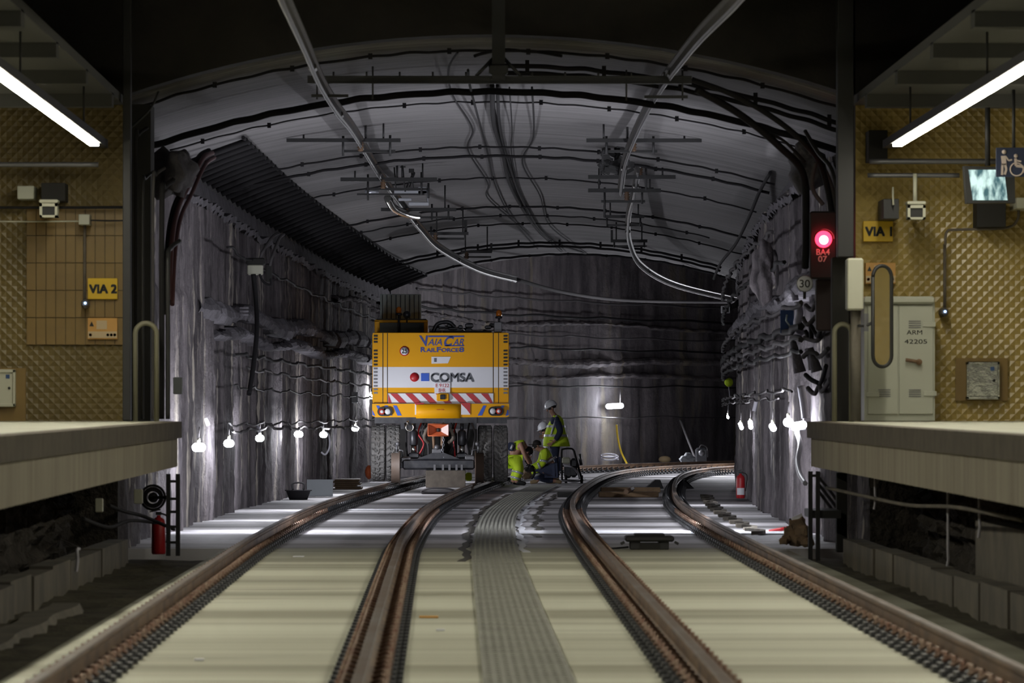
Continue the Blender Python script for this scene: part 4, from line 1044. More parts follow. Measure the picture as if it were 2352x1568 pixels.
wallrun(WL+.42, [(85, 4.15), (138, 3.7)], .022, 'cable', 'black cable high on the left wall', g)
g = 'cables sagging along the far curved wall'
for z_, r, m, lab in ((1.45, .02, 'gcable', 'thin grey cable low on the far wall'), (2.35, .022, 'cable', 'black cable in the middle of the far wall'), (3.4, .03, 'cable', 'black cable just above the far ledge'),
                      (3.75, .024, 'gcable', 'dusty cable above the far ledge'), (4.3, .035, 'cable', 'thick cable on the upper far ledge'), (4.75, .03, 'gcable', 'highest dusty cable across the far wall')):
    wallrun(WL+.35, [(141, z_), (172, z_+.05)], r, m, lab, g)
g = 'cables sagging along the right wall'
for z_, r, m, lab, t0 in ((2.75, .05, 'cable', 'thick black cable sagging below the blue sign', 72), (2.6, .04, 'gcable', 'thick dusty cable sagging below the blue sign', 72), (2.45, .03, 'cable', 'black cable under the thick right wall pair', 72), (3.05, .03, 'gcable', 'dusty cable behind the blue sign', 72),
                      (1.95, .018, 'gcable', 'pale cable above the right festoon lamps', 74), (1.85, .014, 'gcable', 'thin cable above the right festoon lamps', 78), (3.7, .03, 'cable', 'black cable high on the right wall', 76), (4.2, .03, 'gcable', 'highest dusty cable on the right wall', 80)):
    wallrun(WR-.42, [(t0, z_), (128, z_-.05)], r, m, lab, g)
# ------------------------------------------------------------------ portal jambs, pipes, posts
def post(px0, px1, py0, py1, d, dep, m, label, name='steel_column', cat='column'):
    mb = MB(); x0, x1, z0, z1 = pr(px0, py0, px1, py1, d)
    mb.box(((x0+x1)/2, d+dep/2, (z0+z1)/2), (x1-x0, dep, z1-z0), bev=.01); return mb.build(name, m, None, label, cat)
post(282, 300, -560, 966, 64.9, .25, 'greysteel' if False else 'steel', 'tall dark steel column at the left edge of the portal')
post(1925, 1962, -560, 590, 64.7, .3, 'steel', 'tall dark steel column at the right edge of the portal')
post(1912, 1950, 590, 968, 65.1, .25, 'black', 'black lower post left of the pale enamel box')
mb = MB(); x0, x1, z0, z1 = pr(300, 160, 345, 966, 66.4); mb.box((x0-.02, 66.9, 3.3), (.5, .8, 3.9)); struct('wall_left_jamb', mb, 'black')
mb = MB(); mb.box((4.72, 66.9, 3.3), (.34, .8, 3.9)); struct('wall_right_jamb', mb, 'black')
g = 'conduits running up the left portal jamb'
for k, (px, y0, m, r_, lab) in enumerate(((312, 300, 'cable', .022, 'black conduit nearest the left column'), (328, 400, 'steel', .02, 'thin steel conduit second from the left column'), (352, 392, 'gcable', .02, 'dusty conduit bending at its top on the left jamb'),
                                    (372, 420, 'cable', .035, 'thick black conduit on the left jamb'), (386, 560, 'steel', .03, 'short conduit beside the red hoses'))):
    pts = [P(px, 962, 65.6-.1*k), P(px, 800, 65.6-.1*k), P(px, y0+40, 65.6-.1*k), P(px+6, y0+10, 65.7), P(px+26, y0-6, 66.0)]
    pipe('conduit', pts, r_, m, lab, 'conduit', g)
for k, (pts, r_, m, lab) in enumerate((([(487, 352, 72), (465, 365, 71), (432, 430, 70), (408, 480, 69), (394, 560, 68), (388, 690, 67.5)], .035, 'rcable', 'outer dull red hose curving down the left portal corner'),
                                    ([(492, 362, 72), (470, 380, 71), (440, 445, 70), (415, 500, 69), (402, 580, 68), (396, 700, 67.5)], .028, 'rcable', 'inner dull red hose curving down the left portal corner'),
                                    ([(480, 345, 72), (455, 362, 71), (424, 425, 70), (398, 480, 69), (384, 570, 68), (380, 720, 67.5)], .03, 'cable', 'black hose beside the dull red hoses'),
                                    ([(290, 300, 66), (310, 285, 66), (345, 250, 66), (365, 210, 66)], .015, 'steel', 'thin curved conduit above the left portal corner'))):
    pipe('corner_hose', [P(*p) for p in pts], r_, m, lab, 'hose')
# messy concrete corner haunches
def lump(name, px0, py0, px1, py1, d, dep, m, label, cat, seed=0, amp=.25, n=14):
    x0, x1, z0, z1 = pr(px0, py0, px1, py1, d); c = Vector(((x0+x1)/2, d+dep/2, (z0+z1)/2)); rr = random.Random(seed)
    ph = [rr.uniform(0, 6) for _ in range(6)]
    mb = MB(); mb.sphere((0, 0, 0), 1, n*2)
    for i, v in enumerate(mb.v):
        k = 1+amp*(math.sin(3*v.x+ph[0])*math.sin(4*v.y+ph[1])+.6*math.sin(7*v.z+ph[2]+2*v.x)*math.sin(6*v.x+ph[3]))+.0
        mb.v[i] = Vector((c.x+v.x*k*(x1-x0)/2, c.y+v.y*k*dep/2, c.z+v.z*k*(z1-z0)/2))
    return mb.build(name, m, None, label, cat) if cat else struct(name, mb, m)
lump('trim_40', 345, 335, 440, 450, 68.5, 1.2, 'ledge', None, None, 1, .3)
lump('trim_41', 1820, 330, 1905, 430, 69.5, 1.2, 'ledge', None, None, 2, .3)
lump('trim_42', 1735, 560, 1790, 690, 80, 1.0, 'wall', None, None, 3, .3)
g = 'black hoses sweeping down the right portal corner'
for k, (pts, r_, m) in enumerate((([(1590, 182, 66.4), (1680, 215, 66.5), (1770, 265, 66.6), (1850, 330, 66.5), (1893, 400, 67.2), (1916, 560, 67.3), (1912, 900, 67.3)], .035, 'cable'),
                              ([(1600, 205, 66.8), (1700, 262, 67), (1790, 335, 67), (1845, 400, 67.3), (1852, 520, 67.6), (1850, 615, 67.8)], .045, 'cable'),
                              ([(1850, 300, 66.3), (1880, 350, 66), (1915, 400, 65.5), (1925, 520, 65.4), (1925, 960, 65.3)], .025, 'steel'),
                              ([(1860, 350, 67), (1885, 370, 67.2), (1920, 470, 67.3), (1922, 700, 67.3), (1912, 960, 67.3)], .025, 'gcable'),
                              ([(1875, 372, 67), (1866, 410, 67), (1870, 440, 67), (1892, 470, 67)], .028, 'gcable'),
                              ([(1780, 330, 67), (1762, 308, 67), (1800, 322, 67), (1850, 372, 67)], .02, 'cable'))):
    pipe('corner_hose', [P(*p) for p in pts], r_, m, ['outermost hose of the right portal corner, from the beam end', 'thickest hose of the right portal corner, ending by the speed disc', 'steel pipe hose hugging the right column', 'dusty hose behind the red signal',
                                                     'short grey curl of hose above the red signal', 'small looped hose high on the right corner'][k], 'hose')
# handrails
def handrail(px0, px1, pyt, d, label):
    x0, x1, z0, z1 = pr(px0, pyt, px1, 966, d); r = (x1-x0)/2-.03; c = (x0+x1)/2
    pts = [(x0+.03, d, ztop(d))]+[(c-r*math.cos(a), d, z1-r-.03+r*math.sin(a)) for a in np.linspace(0, math.pi, 12)]+[(x1-.03, d, ztop(d))]
    mb = MB(); mb.tube(pts, .03, 8); return mb.build('handrail', 'box', None, label, 'handrail')
M['rail_yellow'] = mat('dull_yellow_green_tube', (.20, .19, .13), .5)
for a in ((305, 366, 736, 65.0, 'U-shaped tubular handrail standing on the end of the left platform'), (1911, 1962, 738, 64.4, 'U-shaped tubular handrail standing on the end of the right platform')):
    q = handrail(*a); q.data.materials[0] = M['rail_yellow']
mb = MB(); pbox(mb, 398, 866, 418, 905, 67.2, 67.4, bev=.01); mb.build('junction_box', 'tarp', None, 'grey box on the wall beside the left portal jamb', 'box')
# frames holding the platform ends
def endframe(xs, y0, y1, d, label, rungs):
    root = thing('end_frame', P(xs[0], y1, d), label, 'frame')
    for x in xs:
        mb = MB(); pbox(mb, x-5, y0, x+5, y1, d, d+.06); mb.build('upright', 'steel', root)
    for y in rungs:
        mb = MB(); pbox(mb, xs[0]-4, y-3, xs[-1]+4, y+3, d+.01, d+.05); mb.build('rung', 'steel', root)
endframe((387, 409), 1088, 1276, 64.4, 'narrow black ladder-like frame under the end of the left platform', (1105, 1145, 1175, 1209, 1245))
endframe((1862, 1879), 1082, 1288, 63.6, 'twin black posts under the end of the right platform', (1092, 1180))
post(1922, 1946, 1085, 1268, 65.0, .2, 'black', 'thick black post further inside under the right platform', 'support_post', 'post')
mb = MB(); pbox(mb, 1866, 1172, 1932, 1190, 63.62, 65.1); mb.build('cross_tie', 'steel', None, 'short black beam between the posts under the right platform', 'beam')
# extinguisher and hose reel under the left platform
def extinguisher(px, pyt, pyb, d, label, tagc=True):
    c = P(px, pyb, d); h = (pyb-pyt)/F*d; r = h*.155; root = thing('fire_extinguisher', c, label, 'fire extinguisher')
    mb = MB(); mb.lathe(c, [(r*.9, 0), (r, .02), (r, h*.68), (r*.8, h*.77), (r*.3, h*.82), (r*.3, h*.86)], 'Z', 18); mb.build('cylinder', 'red', root)
    mb = MB(); mb.box(c+Vector((0, 0, h*.9)), (r*.8, r*.5, h*.07)); mb.box(c+Vector((-r*.5, 0, h*.96)), (r*1.6, r*.3, h*.03), rot=Matrix.Rotation(-.2, 3, 'Y')); mb.build('valve', 'ink', root)
    mb = MB(); mb.tube(smooth_pts([c+Vector((r*.4, -.01, h*.9)), c+Vector((r*1.4, -.02, h*.8)), c+Vector((r*1.3, -.02, h*.45)), c+Vector((r*1.1, -.02, h*.25))]), r*.14, 6); mb.build('hose', 'ink', root)
    if tagc:
        mb = MB(); pts = [(r*1.015*math.cos(a), r*1.015*math.sin(a)) for a in np.linspace(-2.5, -.6, 9)]
        mb.add([c+Vector((x, y, z)) for z in (h*.12, h*.36) for x, y in pts], [[i, i+1, i+10, i+9] for i in range(8)]); mb.build('instruction_label', 'white', root)
extinguisher(365, 1168, 1272, 65.6, 'dark red extinguisher leaning in the shadow under the left platform end', False)
extinguisher(1701, 1078, 1144, 103, 'red fire extinguisher with white label standing at the foot of the right wall')
c = P(352, 1142, 65.7); root = thing('hose_reel', c, 'black round hose reel under the left platform end', 'hose reel')
mb = MB()
for q in (.14, .11, .085): mb.tube([c+Vector((q*math.cos(a), 0, q*math.sin(a))) for a in np.linspace(0, 2*math.pi, 22)], .016, 6)
mb.build('hose_coil', 'cable', root); mb = MB(); mb.lathe(c+Vector((0, .03, 0)), [(0, 0), (.06, 0), (.06, .05), (.03, .05), (.03, .75)], 'Y', 16); mb.tube([c+Vector((0, .05, 0)), P(386, 1142, 64.45)], .02, 6); mb.build('hub', 'steel', root)
for px, py, w_, h_, lab in ((318, 1140, 20, 34, 'small pale box hanging under the left platform, beside the hose reel'), (228, 1160, 18, 32, 'dim pale box further left under the left platform')):
    mb = MB(); pbox(mb, px-w_/2, py-h_/2, px+w_/2, py+h_/2, 63.5 if px > 300 else 58, 63.6 if px > 300 else 58.1, bev=.01); mb.build('pale_box', 'ivory', None, lab, 'box')
for k, pts in enumerate(([(190, 1190, 55), (250, 1210, 58), (300, 1195, 62), (360, 1200, 65)], [(250, 1160, 60), (290, 1175, 62), (330, 1185, 64), (400, 1215, 65)])):
    pipe('under_platform_cable', [P(*p) for p in pts], .02, 'cable', ['upper', 'lower'][k]+' black cable strung under the left platform end', 'cable')
for k, (px, y0, y1, d) in enumerate(((2010, 1125, 1170, 60), (2178, 1262, 1300, 52), (2250, 1180, 1235, 50), (178, 1262, 1312, 50))):
    pipe('pale_drip_pipe', [P(px, y0, d)+Vector((0, 0, ztop(d)-.5-P(px, y0, d).z) if k != 3 else (0, .3, 0)), P(px, y0, d), P(px+1, (y0+y1)/2, d), P(px-2, y1, d)], .014, 'whitetag', ['short white pipe end hanging under the right platform near its end', 'pale pipe stub low under the right platform', 'dim pipe stub behind the bench under the right platform', 'pale pipe stub at the left gully kerb'][k], 'pipe')
pipe('under_platform_cable', [P(1900, 1120, 64), P(1990, 1140, 60), P(2090, 1160, 55), P(2200, 1165, 50), P(2352, 1195, 46)], .02, 'kerb', 'dusty cable sagging under the whole right platform', 'cable')
for k in range(3):
    pipe('slanting_pipe', [P(1880, 1095+k*16, 66), P(1905, 1125+k*18, 67), P(1925, 1152+k*18, 67.5)], .02, 'greysteel', ['top', 'middle', 'bottom'][k]+' one of three slanting pipes seen between the posts under the right platform', 'pipe', None)

# ------------------------------------------------------------------ red signal and right wall equipment
c = P(1889, 550, 66.8); root = thing('signal', c, 'black signal showing a round red light with panel lettering below', 'signal')
mb = MB(); x0, x1, z0, z1 = pr(1862, 484, 1922, 640, 66.8); mb.box(((x0+x1)/2, 66.92, (z0+z1)/2), (x1-x0, .16, z1-z0), bev=.02); mb.build('signal_panel', 'black', root)
mb = MB(); cc = P(1892, 549, 66.8); mb.lathe(cc+Vector((0, -.05, 0)), [(.0, -.02), (.06, -.015), (.098, .0), (.1, .05)], 'Y', 24); ln = mb.build('red_light', 'redglow', root)
mb = MB(); mb.lathe(cc+Vector((.0, -.078, -.01)), [(0, 0), (.045, .004), (.055, .012)], 'Y', 20); mb.build('light_core', 'redcore', ln)
mb = MB(); vs = []
for k in range(15):
    a = math.pi*k/14; vs += [cc+Vector((.115*math.cos(a), -.02, .115*math.sin(a))), cc+Vector((.115*math.cos(a), -.24, .115*math.sin(a)+.0))]
mb.add(vs, [[2*i, 2*i+1, 2*i+3, 2*i+2] for i in range(14)], 0, True); mb.build('hood', 'black', root)
M['dimtext'] = mat('faded_white_lettering', (.50, .42, .38), .6)
for b_, x0, x1, y0, y1 in (('BA4', 1876, 1907, 571, 585), ('07', 1880, 1901, 587, 601)):
    text(b_, P(x0, 0, 66.8).x, P(x1, 0, 66.8).x, P(0, y1, 66.8).z, P(0, y0, 66.8).z, 66.835, 'dimtext', root, bold=.02)
lamp('signal_glow', cc+Vector((0, -.35, 0)), 1.0, (1, .03, .06), .08)
M['cabmaroon'] = mat('very_dark_panel', (.035, .022, .022), .7)
mb = MB(); pbox(mb, 1875, 640, 1935, 760, 67.3, 67.5, bev=.02); mb.build('relay_cabinet', 'cabmaroon', None, 'very dark cabinet mounted under the red signal', 'cabinet')
def disc(px, py, rad, d, m, label, name, cat, txt=None):
    c = P(px, py, d); root = thing(name, c, label, cat); r = rad/F*d
    mb = MB(); mb.lathe(c, [(0, 0), (r, 0), (r, .02), (0, .021)], 'Y', 28); mb.build('disc', m, root)
    mb = MB(); mb.tube([c+Vector((r*math.cos(a), 0, r*math.sin(a))) for a in np.linspace(0, 2*math.pi, 29)], r*.05, 5); mb.build('rim', 'greysteel', root)
    if txt: text(txt, P(px-12, 0, d).x, P(px+12, 0, d).x, P(0, py+9, d).z, P(0, py-9, d).z, d-.002, 'ink', root, bold=.01)
    mb = MB(); mb.tube([c+Vector((0, .04, 0)), c+Vector((0, .05, -r*1.9))], .02, 6); mb.build('stem', 'steel', root)
disc(1849, 651, 18.5, 66.3, 'white', 'round speed sign reading 30 on the right tunnel wall', 'speed_sign', 'sign', '30')
def plate(name, px0, py0, px1, py1, d, dep, m, label, cat, bev=.006, tilt=0):
    if 64.5 < d < 65.7: dep = 65.72-d
    x0, x1, z0, z1 = pr(px0, py0, px1, py1, d); mb = MB()
    mb.box(((x0+x1)/2, d+dep/2, (z0+z1)/2), (x1-x0, dep, z1-z0), bev=bev, rot=Matrix.Rotation(tilt, 3, 'Y') if tilt else None); return mb.build(name, m, None, label, cat)
root = thing('blue_sign', P(1808, 765, 76), 'square blue sign with a pale bent line, among cables on the right wall', 'sign')
mb = MB(); pbox(mb, 1793, 712, 1824, 765, 76, 76.02); mb.build('sign_plate', 'bluesign', root)
mb = MB(); mb.tube([P(1808, 722, 75.99), P(1806, 736, 75.99), P(1814, 748, 75.99), P(1816, 762, 75.99)], .013, 5); mb.build('sign_line', 'mesh', root)
g = 'pale tags and sleeves hanging on the right wall'
for k, (pts, r_, lab) in enumerate((([(1833, 692, 75), (1836, 720, 75), (1832, 745, 75), (1843, 770, 75)], .055, 'widest white sleeve, right of the blue sign'),
                                ([(1852, 800, 75), (1858, 830, 75), (1859, 850, 75)], .022, 'thin white sleeve below the bell-shaped pipes'),
                                ([(1840, 885, 76), (1846, 920, 76), (1851, 960, 76)], .055, 'long white tapering sleeve above the floodlight'),
                                ([(1737, 922, 92), (1735, 932, 92), (1732, 944, 92)], .035, 'small white tag near the oval lamp'), ([(1810, 915, 84), (1809, 930, 84), (1811, 944, 84)], .03, 'white tag above the round lamp'))):
    mb = MB(); mb.tube(smooth_pts([P(*p) for p in pts], 5), r_, 8); mb.build('sleeve', 'whitetag', None, lab, 'sleeve', g)
for k, (x0_, y0_, x1_, y1_, d, w_) in enumerate(((1822, 784, 1838, 855, 74, 14), (1862, 798, 1877, 853, 73, 13))):
    a, b_ = P(x0_, y0_, d), P(x1_, y1_, d); q = w_/F*d; mb = MB(); mb.tube([a, a.lerp(b_, .35), a.lerp(b_, .9), b_], q, 14, rr=[q*.5, q*.7, q*1.0, q*1.05])
    mb.build('bell_pipe', 'ledge', None, ['left bell-mouthed pipe pointing down on the right wall', 'right bell-mouthed pipe pointing down on the right wall'][k], 'pipe')
pipe('banded_pipe', [P(1782, 694, 77), P(1796, 684, 77), P(1812, 668, 76.6), P(1822, 663, 76.5), P(1828, 690, 76.5)], .045, 'ledge', 'pale banded pipe elbow left of the speed sign', 'pipe')
for k in range(3):
    pipe('slack_cable', [P(1728+k*9, 575+k*3, 90), P(1735+k*9, 605, 89), P(1748+k*8, 630, 88), P(1757+k*6, 650, 87)], .035, 'cable', ['left', 'middle', 'right'][k]+' of three thick black cables leaning on the upper right wall', 'cable')
for k, (a, b_, c_) in enumerate(((1850, 700, 1890), (1845, 730, 1895), (1850, 760, 1880), (1848, 775, 1900), (1845, 820, 1895), (1850, 860, 1890), (1855, 890, 1900))):
    rr = random.Random(k); pts = [P(a, b_, 72)]+[P(a+(c_-a)*q+rr.uniform(-5, 5), b_+rr.uniform(-14, 20), 72-.4*q) for q in (.3, .6, .85)]+[P(c_+8, b_-20, 71)]
    pipe('tangled_cable', pts, .03, ['ledge', 'gcable', 'cable'][k % 3], ['topmost', 'second', 'third', 'fourth', 'fifth', 'sixth', 'lowest'][k]+' loop of the cable tangle between the white sleeve and the portal', 'cable')
root = thing('camera', P(1667, 710, 118), 'small white-framed camera box at the left edge of the right wall', 'camera')
x0, x1, z0, z1 = pr(1657, 702, 1677, 719, 118); mb = MB(); mb.box(((x0+x1)/2, 118.1, (z0+z1)/2), (x1-x0, .2, z1-z0), bev=.01); mb.build('camera_body', 'white', root)
mb = MB(); mb.box(((x0+x1)/2, 117.99, (z0+z1)/2), ((x1-x0)*.7, .02, (z1-z0)*.7)); mb.build('camera_window', 'ink', root)
mb = MB(); mb.tube([P(1677, 706, 118.1), P(1690, 700, 118.3), P(1698, 692, 118.4)], .06, 8); mb.build('camera_arm', 'black', root)
lump('hanging_helmet', 1664, 868, 1685, 888, 126, .25, 'hivis', 'yellow-green safety helmet hanging at the corner of the right wall', 'helmet', 5, .05)
pipe('hanging_string', [P(1674, 888, 126), P(1676, 910, 126), P(1673, 935, 127), P(1674, 955, 129)], .012, 'whitetag', 'white cord hanging below the yellow-green helmet', 'cord')
pipe('white_hose', [P(1833, 980, 77), P(1831, 992, 76.6), P(1838, 1020, 75.5), P(1832, 1060, 75), P(1838, 1090, 74.5), P(1850, 1110, 74)], .035, 'white', 'thick white hose dropping from the floodlight', 'hose')
pipe('white_lead', [P(1722, 988, 107), P(1724, 995, 107), P(1730, 994, 107)], .018, 'whitetag', 'short white lead under the narrow lamp', 'lead')
# left wall equipment
root = thing('wall_device', P(588, 632, wall_d(588, WL+.5)), 'pale box with drooping hoses high on the left wall', 'device'); dd = wall_d(588, WL+.5)
mb = MB(); pbox(mb, 568, 607, 604, 631, dd, dd+.2, bev=.02); mb.build('device_box', 'ivory', root)
mb = MB(); pbox(mb, 566, 592, 608, 608, dd-.05, dd+.3, bev=.02); pbox(mb, 610, 605, 624, 648, dd, dd+.2, bev=.02); mb.build('device_hood', 'black', root)
for k, (pts, m, r_) in enumerate((([(640, 535, dd+1), (625, 545, dd+.5), (605, 575, dd), (598, 592, dd)], 'gcable', .025), ([(652, 538, dd+1), (640, 550, dd+.5), (625, 590, dd), (620, 610, dd)], 'gcable', .025),
                              ([(582, 630, dd), (588, 690, dd), (590, 760, dd-.5), (582, 840, dd-1), (572, 905, dd-1.4)], 'cable', .04), ([(596, 630, dd), (606, 648, dd), (622, 655, dd), (622, 640, dd)], 'cable', .02))):
    m_ = MB(); m_.tube(smooth_pts([P(*p) for p in pts]), r_, 7); m_.build('device_hose', m, root)
for k in range(3):
    d_ = wall_d(560, WL+.45); mb = MB(); pbox(mb, 551, 705+k*8, 571, 709+k*8, d_, d_+.1); mb.build('cable_cleat', 'ledge', None, ['top', 'middle', 'bottom'][k]+' of three grey cleats left of the drooping hose', 'cleat')
mb = MB(); d_ = wall_d(815, WL+.45); pbox(mb, 808, 900, 822, 925, d_, d_+.1, bev=.01); mb.build('wall_plate', 'tarp', None, 'small grey plate on the left wall near the vehicle', 'plate')
g = 'white tags on the left festoon cable'
for px, py, lab in ((476, 968, 'white tag left of the second lamp'), (594, 985, 'white tag right over the third lamp'), (410, 1010, 'pale tag by the first lamp near the jamb')):
    d_ = wall_d(px, WL+.5) if px > 420 else 80; mb = MB(); mb.tube([P(px-3, py-8, d_), P(px+3, py+9, d_)], .03, 6); mb.build('cable_tag', 'whitetag', None, lab, 'tag', g)
pipe('white_lead', [P(742, 990, 115), P(755, 998, 115), P(757, 1025, 115), P(748, 1043, 115), P(738, 1038, 115)], .022, 'whitetag', 'white cable loop hanging right of the fifth lamp', 'cable')
plate('reflector_stake', 426, 1058, 436, 1135, 82.5, .06, 'orange', 'faded orange stake against the left wall by the portal', 'stake')
# ------------------------------------------------------------------ things on the tunnel floor
def tub(px0, px1, pyt, pyb, d, label):
    c = P((px0+px1)/2, pyb, d); c.z = max(c.z, 0.0); w_ = (px1-px0)/2/F*d; h = (pyb-pyt)/F*d*.66; root = thing('mortar_tub', c, label, 'tub')
    mb = MB(); mb.lathe(c, [(w_*.68, 0), (w_*.95, h), (w_*1.02, h), (w_*1.02, h-.02), (w_*.97, h-.02), (w_*.92, h-.01), (w_*.66, .02), (0, .02)], 'Z', 26); mb.build('tub_body', 'cable', root)
    for s in (-1, 1):
        m = MB(); m.tube(smooth_pts([c+Vector((-.10, s*w_*.9, h)), c+Vector((-.10, s*w_*.8, h+.12)), c+Vector((.10, s*w_*.8, h+.12)), c+Vector((.10, s*w_*.9, h))], 4), .014, 6); m.build('handle', 'cable', root)
fz = lambda py: CZ*F/(py-HY)
tub(655, 716, 1113, 1147, fz(1147), 'black mortar tub with handles on the floor by the left wall')
mb = MB(); d_ = fz(1140); x0, x1, z0, z1 = pr(704, 1101, 764, 1140, d_); mb.box(((x0+x1)/2, d_+.3, z1/2), (x1-x0, .03, z1), rot=Matrix.Rotation(-.25, 3, 'X')); mb.build('grey_sheet', 'tarp', None, 'plain grey sheet standing upright behind the black tub', 'sheet')
g = 'boards stacked on the floor by the left wall'
rr = random.Random(2)
for k in range(5):
    d_ = fz(1122)+.3; w_ = .52+rr.uniform(-.05, .05); cx_ = P(798, 0, d_).x+rr.uniform(-.04, .04); mb = MB(); mb.box((cx_, d_, .02+.042*k), (w_, 1.6, .036), bev=.004)
    mb.build('board', 'wood', None, ['bottom board of the stack left of the tyres', 'second board from the floor in the stack left of the tyres', 'middle board of the stack left of the tyres', 'fourth board from the floor in the stack left of the tyres', 'top board of the stack left of the tyres'][k], 'board', g)
lump('orange_drum', 838, 1068, 856, 1100, 118, .3, 'orange', 'orange object half hidden behind the outer left tyre', 'drum', 4, .05)
mb = MB(); pbox(mb, 1069, 1085, 1084, 1104, 118.5, 118.8, bev=.03); mb.build('hi_vis_patch', 'hivis', None, 'small yellow-green block standing for a trouser leg, beneath the vehicle by its right guide wheel', 'bundle')  # plain block standing in for a worker's hi-vis trouser leg
# balise between the rails of the right track
d_ = fz(1262); c = P(1492, 1262, d_); c.z = 0; root = thing('track_beacon', c, 'flat black track beacon on brackets between the right rails', 'beacon')
ppm = F/d_
mb = MB(); mb.box(c+Vector((0, .2, .13)), (112/ppm, .55, .07), bev=.02); mb.box(c+Vector((0, .2, .175)), (70/ppm, .4, .03), bev=.01); mb.build('beacon_plate', 'steel', root)
for s in (-1, 1):
    m = MB(); m.box(c+Vector((s*.17, .2, .05)), (.12, .45, .10), bev=.01); m.box(c+Vector((s*.32, .0, .08)), (.05, .12, .03), rot=Matrix.Rotation(s*.5, 3, 'Y')); m.build('beacon_foot', 'steel', root)
m = MB(); m.box(c+Vector((0, .1, .04)), (.24, .3, .08)); m.build('beacon_core', 'black', root)
pipe('beacon_lead', [c+Vector((-.25, .1, .03)), c+Vector((-.45, .0, .015)), c+Vector((-.62, .05, .012))], .012, 'cable', 'short black lead left of the track beacon', 'lead')
# timbers and a rail stub in a pit between the rails, far part
d_ = fz(1137)
for k, (px0, px1, py, lab) in enumerate(((1375, 1512, 1141, 'front old timber lying across the right track'), (1380, 1516, 1130, 'back old timber lying across the right track'))):
    dq = fz(py); a, b_ = P(px0, py, dq), P(px1, py, dq); mb = MB(); mb.box(((a.x+b_.x)/2, dq, .05), (b_.x-a.x, .5, .10), bev=.01); mb.build('timber', 'woodpale', None, lab, 'timber')
mb = MB(); mb.tube([P(1438, 1146, fz(1146))+Vector((0, 0, .14)), P(1452, 1122, fz(1146)+4)+Vector((0, 0, -.0))], .05, 6); mb.build('rail_stub', 'rust', None, 'short rusty bar lying over the old timbers', 'bar')
plate('steel_plate', 1280, 1130, 1318, 1141, fz(1141), .8, 'black', 'flat black plate on the slab left of the third rail', 'plate')
for k, (px, sg) in enumerate(((1502, -1), (1572, 1))):
    dq = fz(1121); c = P(px, 1121, dq); c.z = 0; mb = MB(); mb.prism([(c.x-.20, 0), (c.x+.20, 0), (c.x+.08*(1 if sg < 0 else -1)+.05, .18), (c.x+.02, .18)], dq-.2, dq+.4); mb.build('rail_chair', 'steel', None, ['dark cast wedge left of the rightmost rail at the bend', 'dark cast wedge right of the rightmost rail at the bend'][k], 'wedge')
# scalloped gutter right of the right track
ORD = ['first', 'second', 'third', 'fourth', 'fifth', 'sixth', 'seventh', 'eighth', 'ninth', 'tenth', 'eleventh', 'twelfth', 'thirteenth']
g = 'scalloped gutter blocks right of the right track'
k = 0
for t in np.arange(76, 108, 2.6):
    c = off(t, 3.42, 0); mb = MB(); n_, a_ = nrm(t)
    vs = []
    for i in range(9):
        u = math.pi*i/8
        for rr_ in (.16, .24): vs.append(c+a_*(-1.05*math.cos(u))+n_*(rr_*math.sin(u)-.05)+Vector((0, 0, .005)))
    top = [v+Vector((0, 0, .05)) for v in vs]; b0 = len(vs)
    mb.add(vs+top, [[b0+2*i, b0+2*i+1, b0+2*i+3, b0+2*i+2] for i in range(8)]+[[2*i, 2*i+2, b0+2*i+2, b0+2*i] for i in range(8)]+[[2*i+1, 2*i+3, b0+2*i+3, b0+2*i+1] for i in range(8)])
    mb.build('gutter_block', 'kerb', None, 'crescent gutter block right of the rightmost rail, %s from the portal' % ORD[k], 'gutter block', g); k += 1
# rubble heap and sack at the right portal
rr = random.Random(8)
for k, (px, py, q, lab) in enumerate(((1832, 1205, .09, 'topmost tan block of the heap at the right posts'), (1818, 1222, .10, 'left tan block of the heap at the right posts'), (1842, 1222, .10, 'tan block nearest the twin posts in the heap'), (1812, 1238, .07, 'small brown block at the left foot of the heap'),
                               (1830, 1240, .08, 'brown block at the front of the heap'), (1846, 1241, .07, 'brown block at the right foot of the heap'), (1800, 1243, .05, 'small stone lying apart left of the heap'), (1855, 1246, .06, 'stone under the twin posts'))):
    d_ = 67.6-.05*k; c = P(px, py, d_); c.z = max(c.z, q*.5); mb = MB(); mb.box(c, (q*2.0, q*1.8, q*1.5), rot=Matrix.Rotation(rr.uniform(-.5, .5), 3, 'Y') @ Matrix.Rotation(rr.uniform(0, 3), 3, 'Z'), bev=q*.3)
    for i, v in enumerate(mb.v): mb.v[i] = v+Vector((rr.uniform(-.25, .25)*q, 0, rr.uniform(-.25, .25)*q))
    mb.build('rubble_stone', 'rock', None, lab, 'stone', 'rubble heap by the right portal posts')
root = thing('white_canister', P(1838, 1200, 68.5), 'small white canister lying on the rubble heap by the right posts', 'canister')
mb = MB(); mb.tube([P(1822, 1199, 68.0), P(1845, 1188, 68.0)], .06, 10); mb.build('canister_body', 'white', root); mb = MB(); mb.tube([P(1821, 1200, 68.0), P(1817, 1202, 68.0)], .065, 10); mb.build('canister_cap', 'ink', root)
pipe('red_strap', [P(1766, 1221, 77)-Vector((0, 0, 0)), P(1790, 1216, 77), P(1815, 1212, 77), P(1822, 1206, 76)], .03, 'red', 'faded red strap on the floor by the right wall', 'strap')
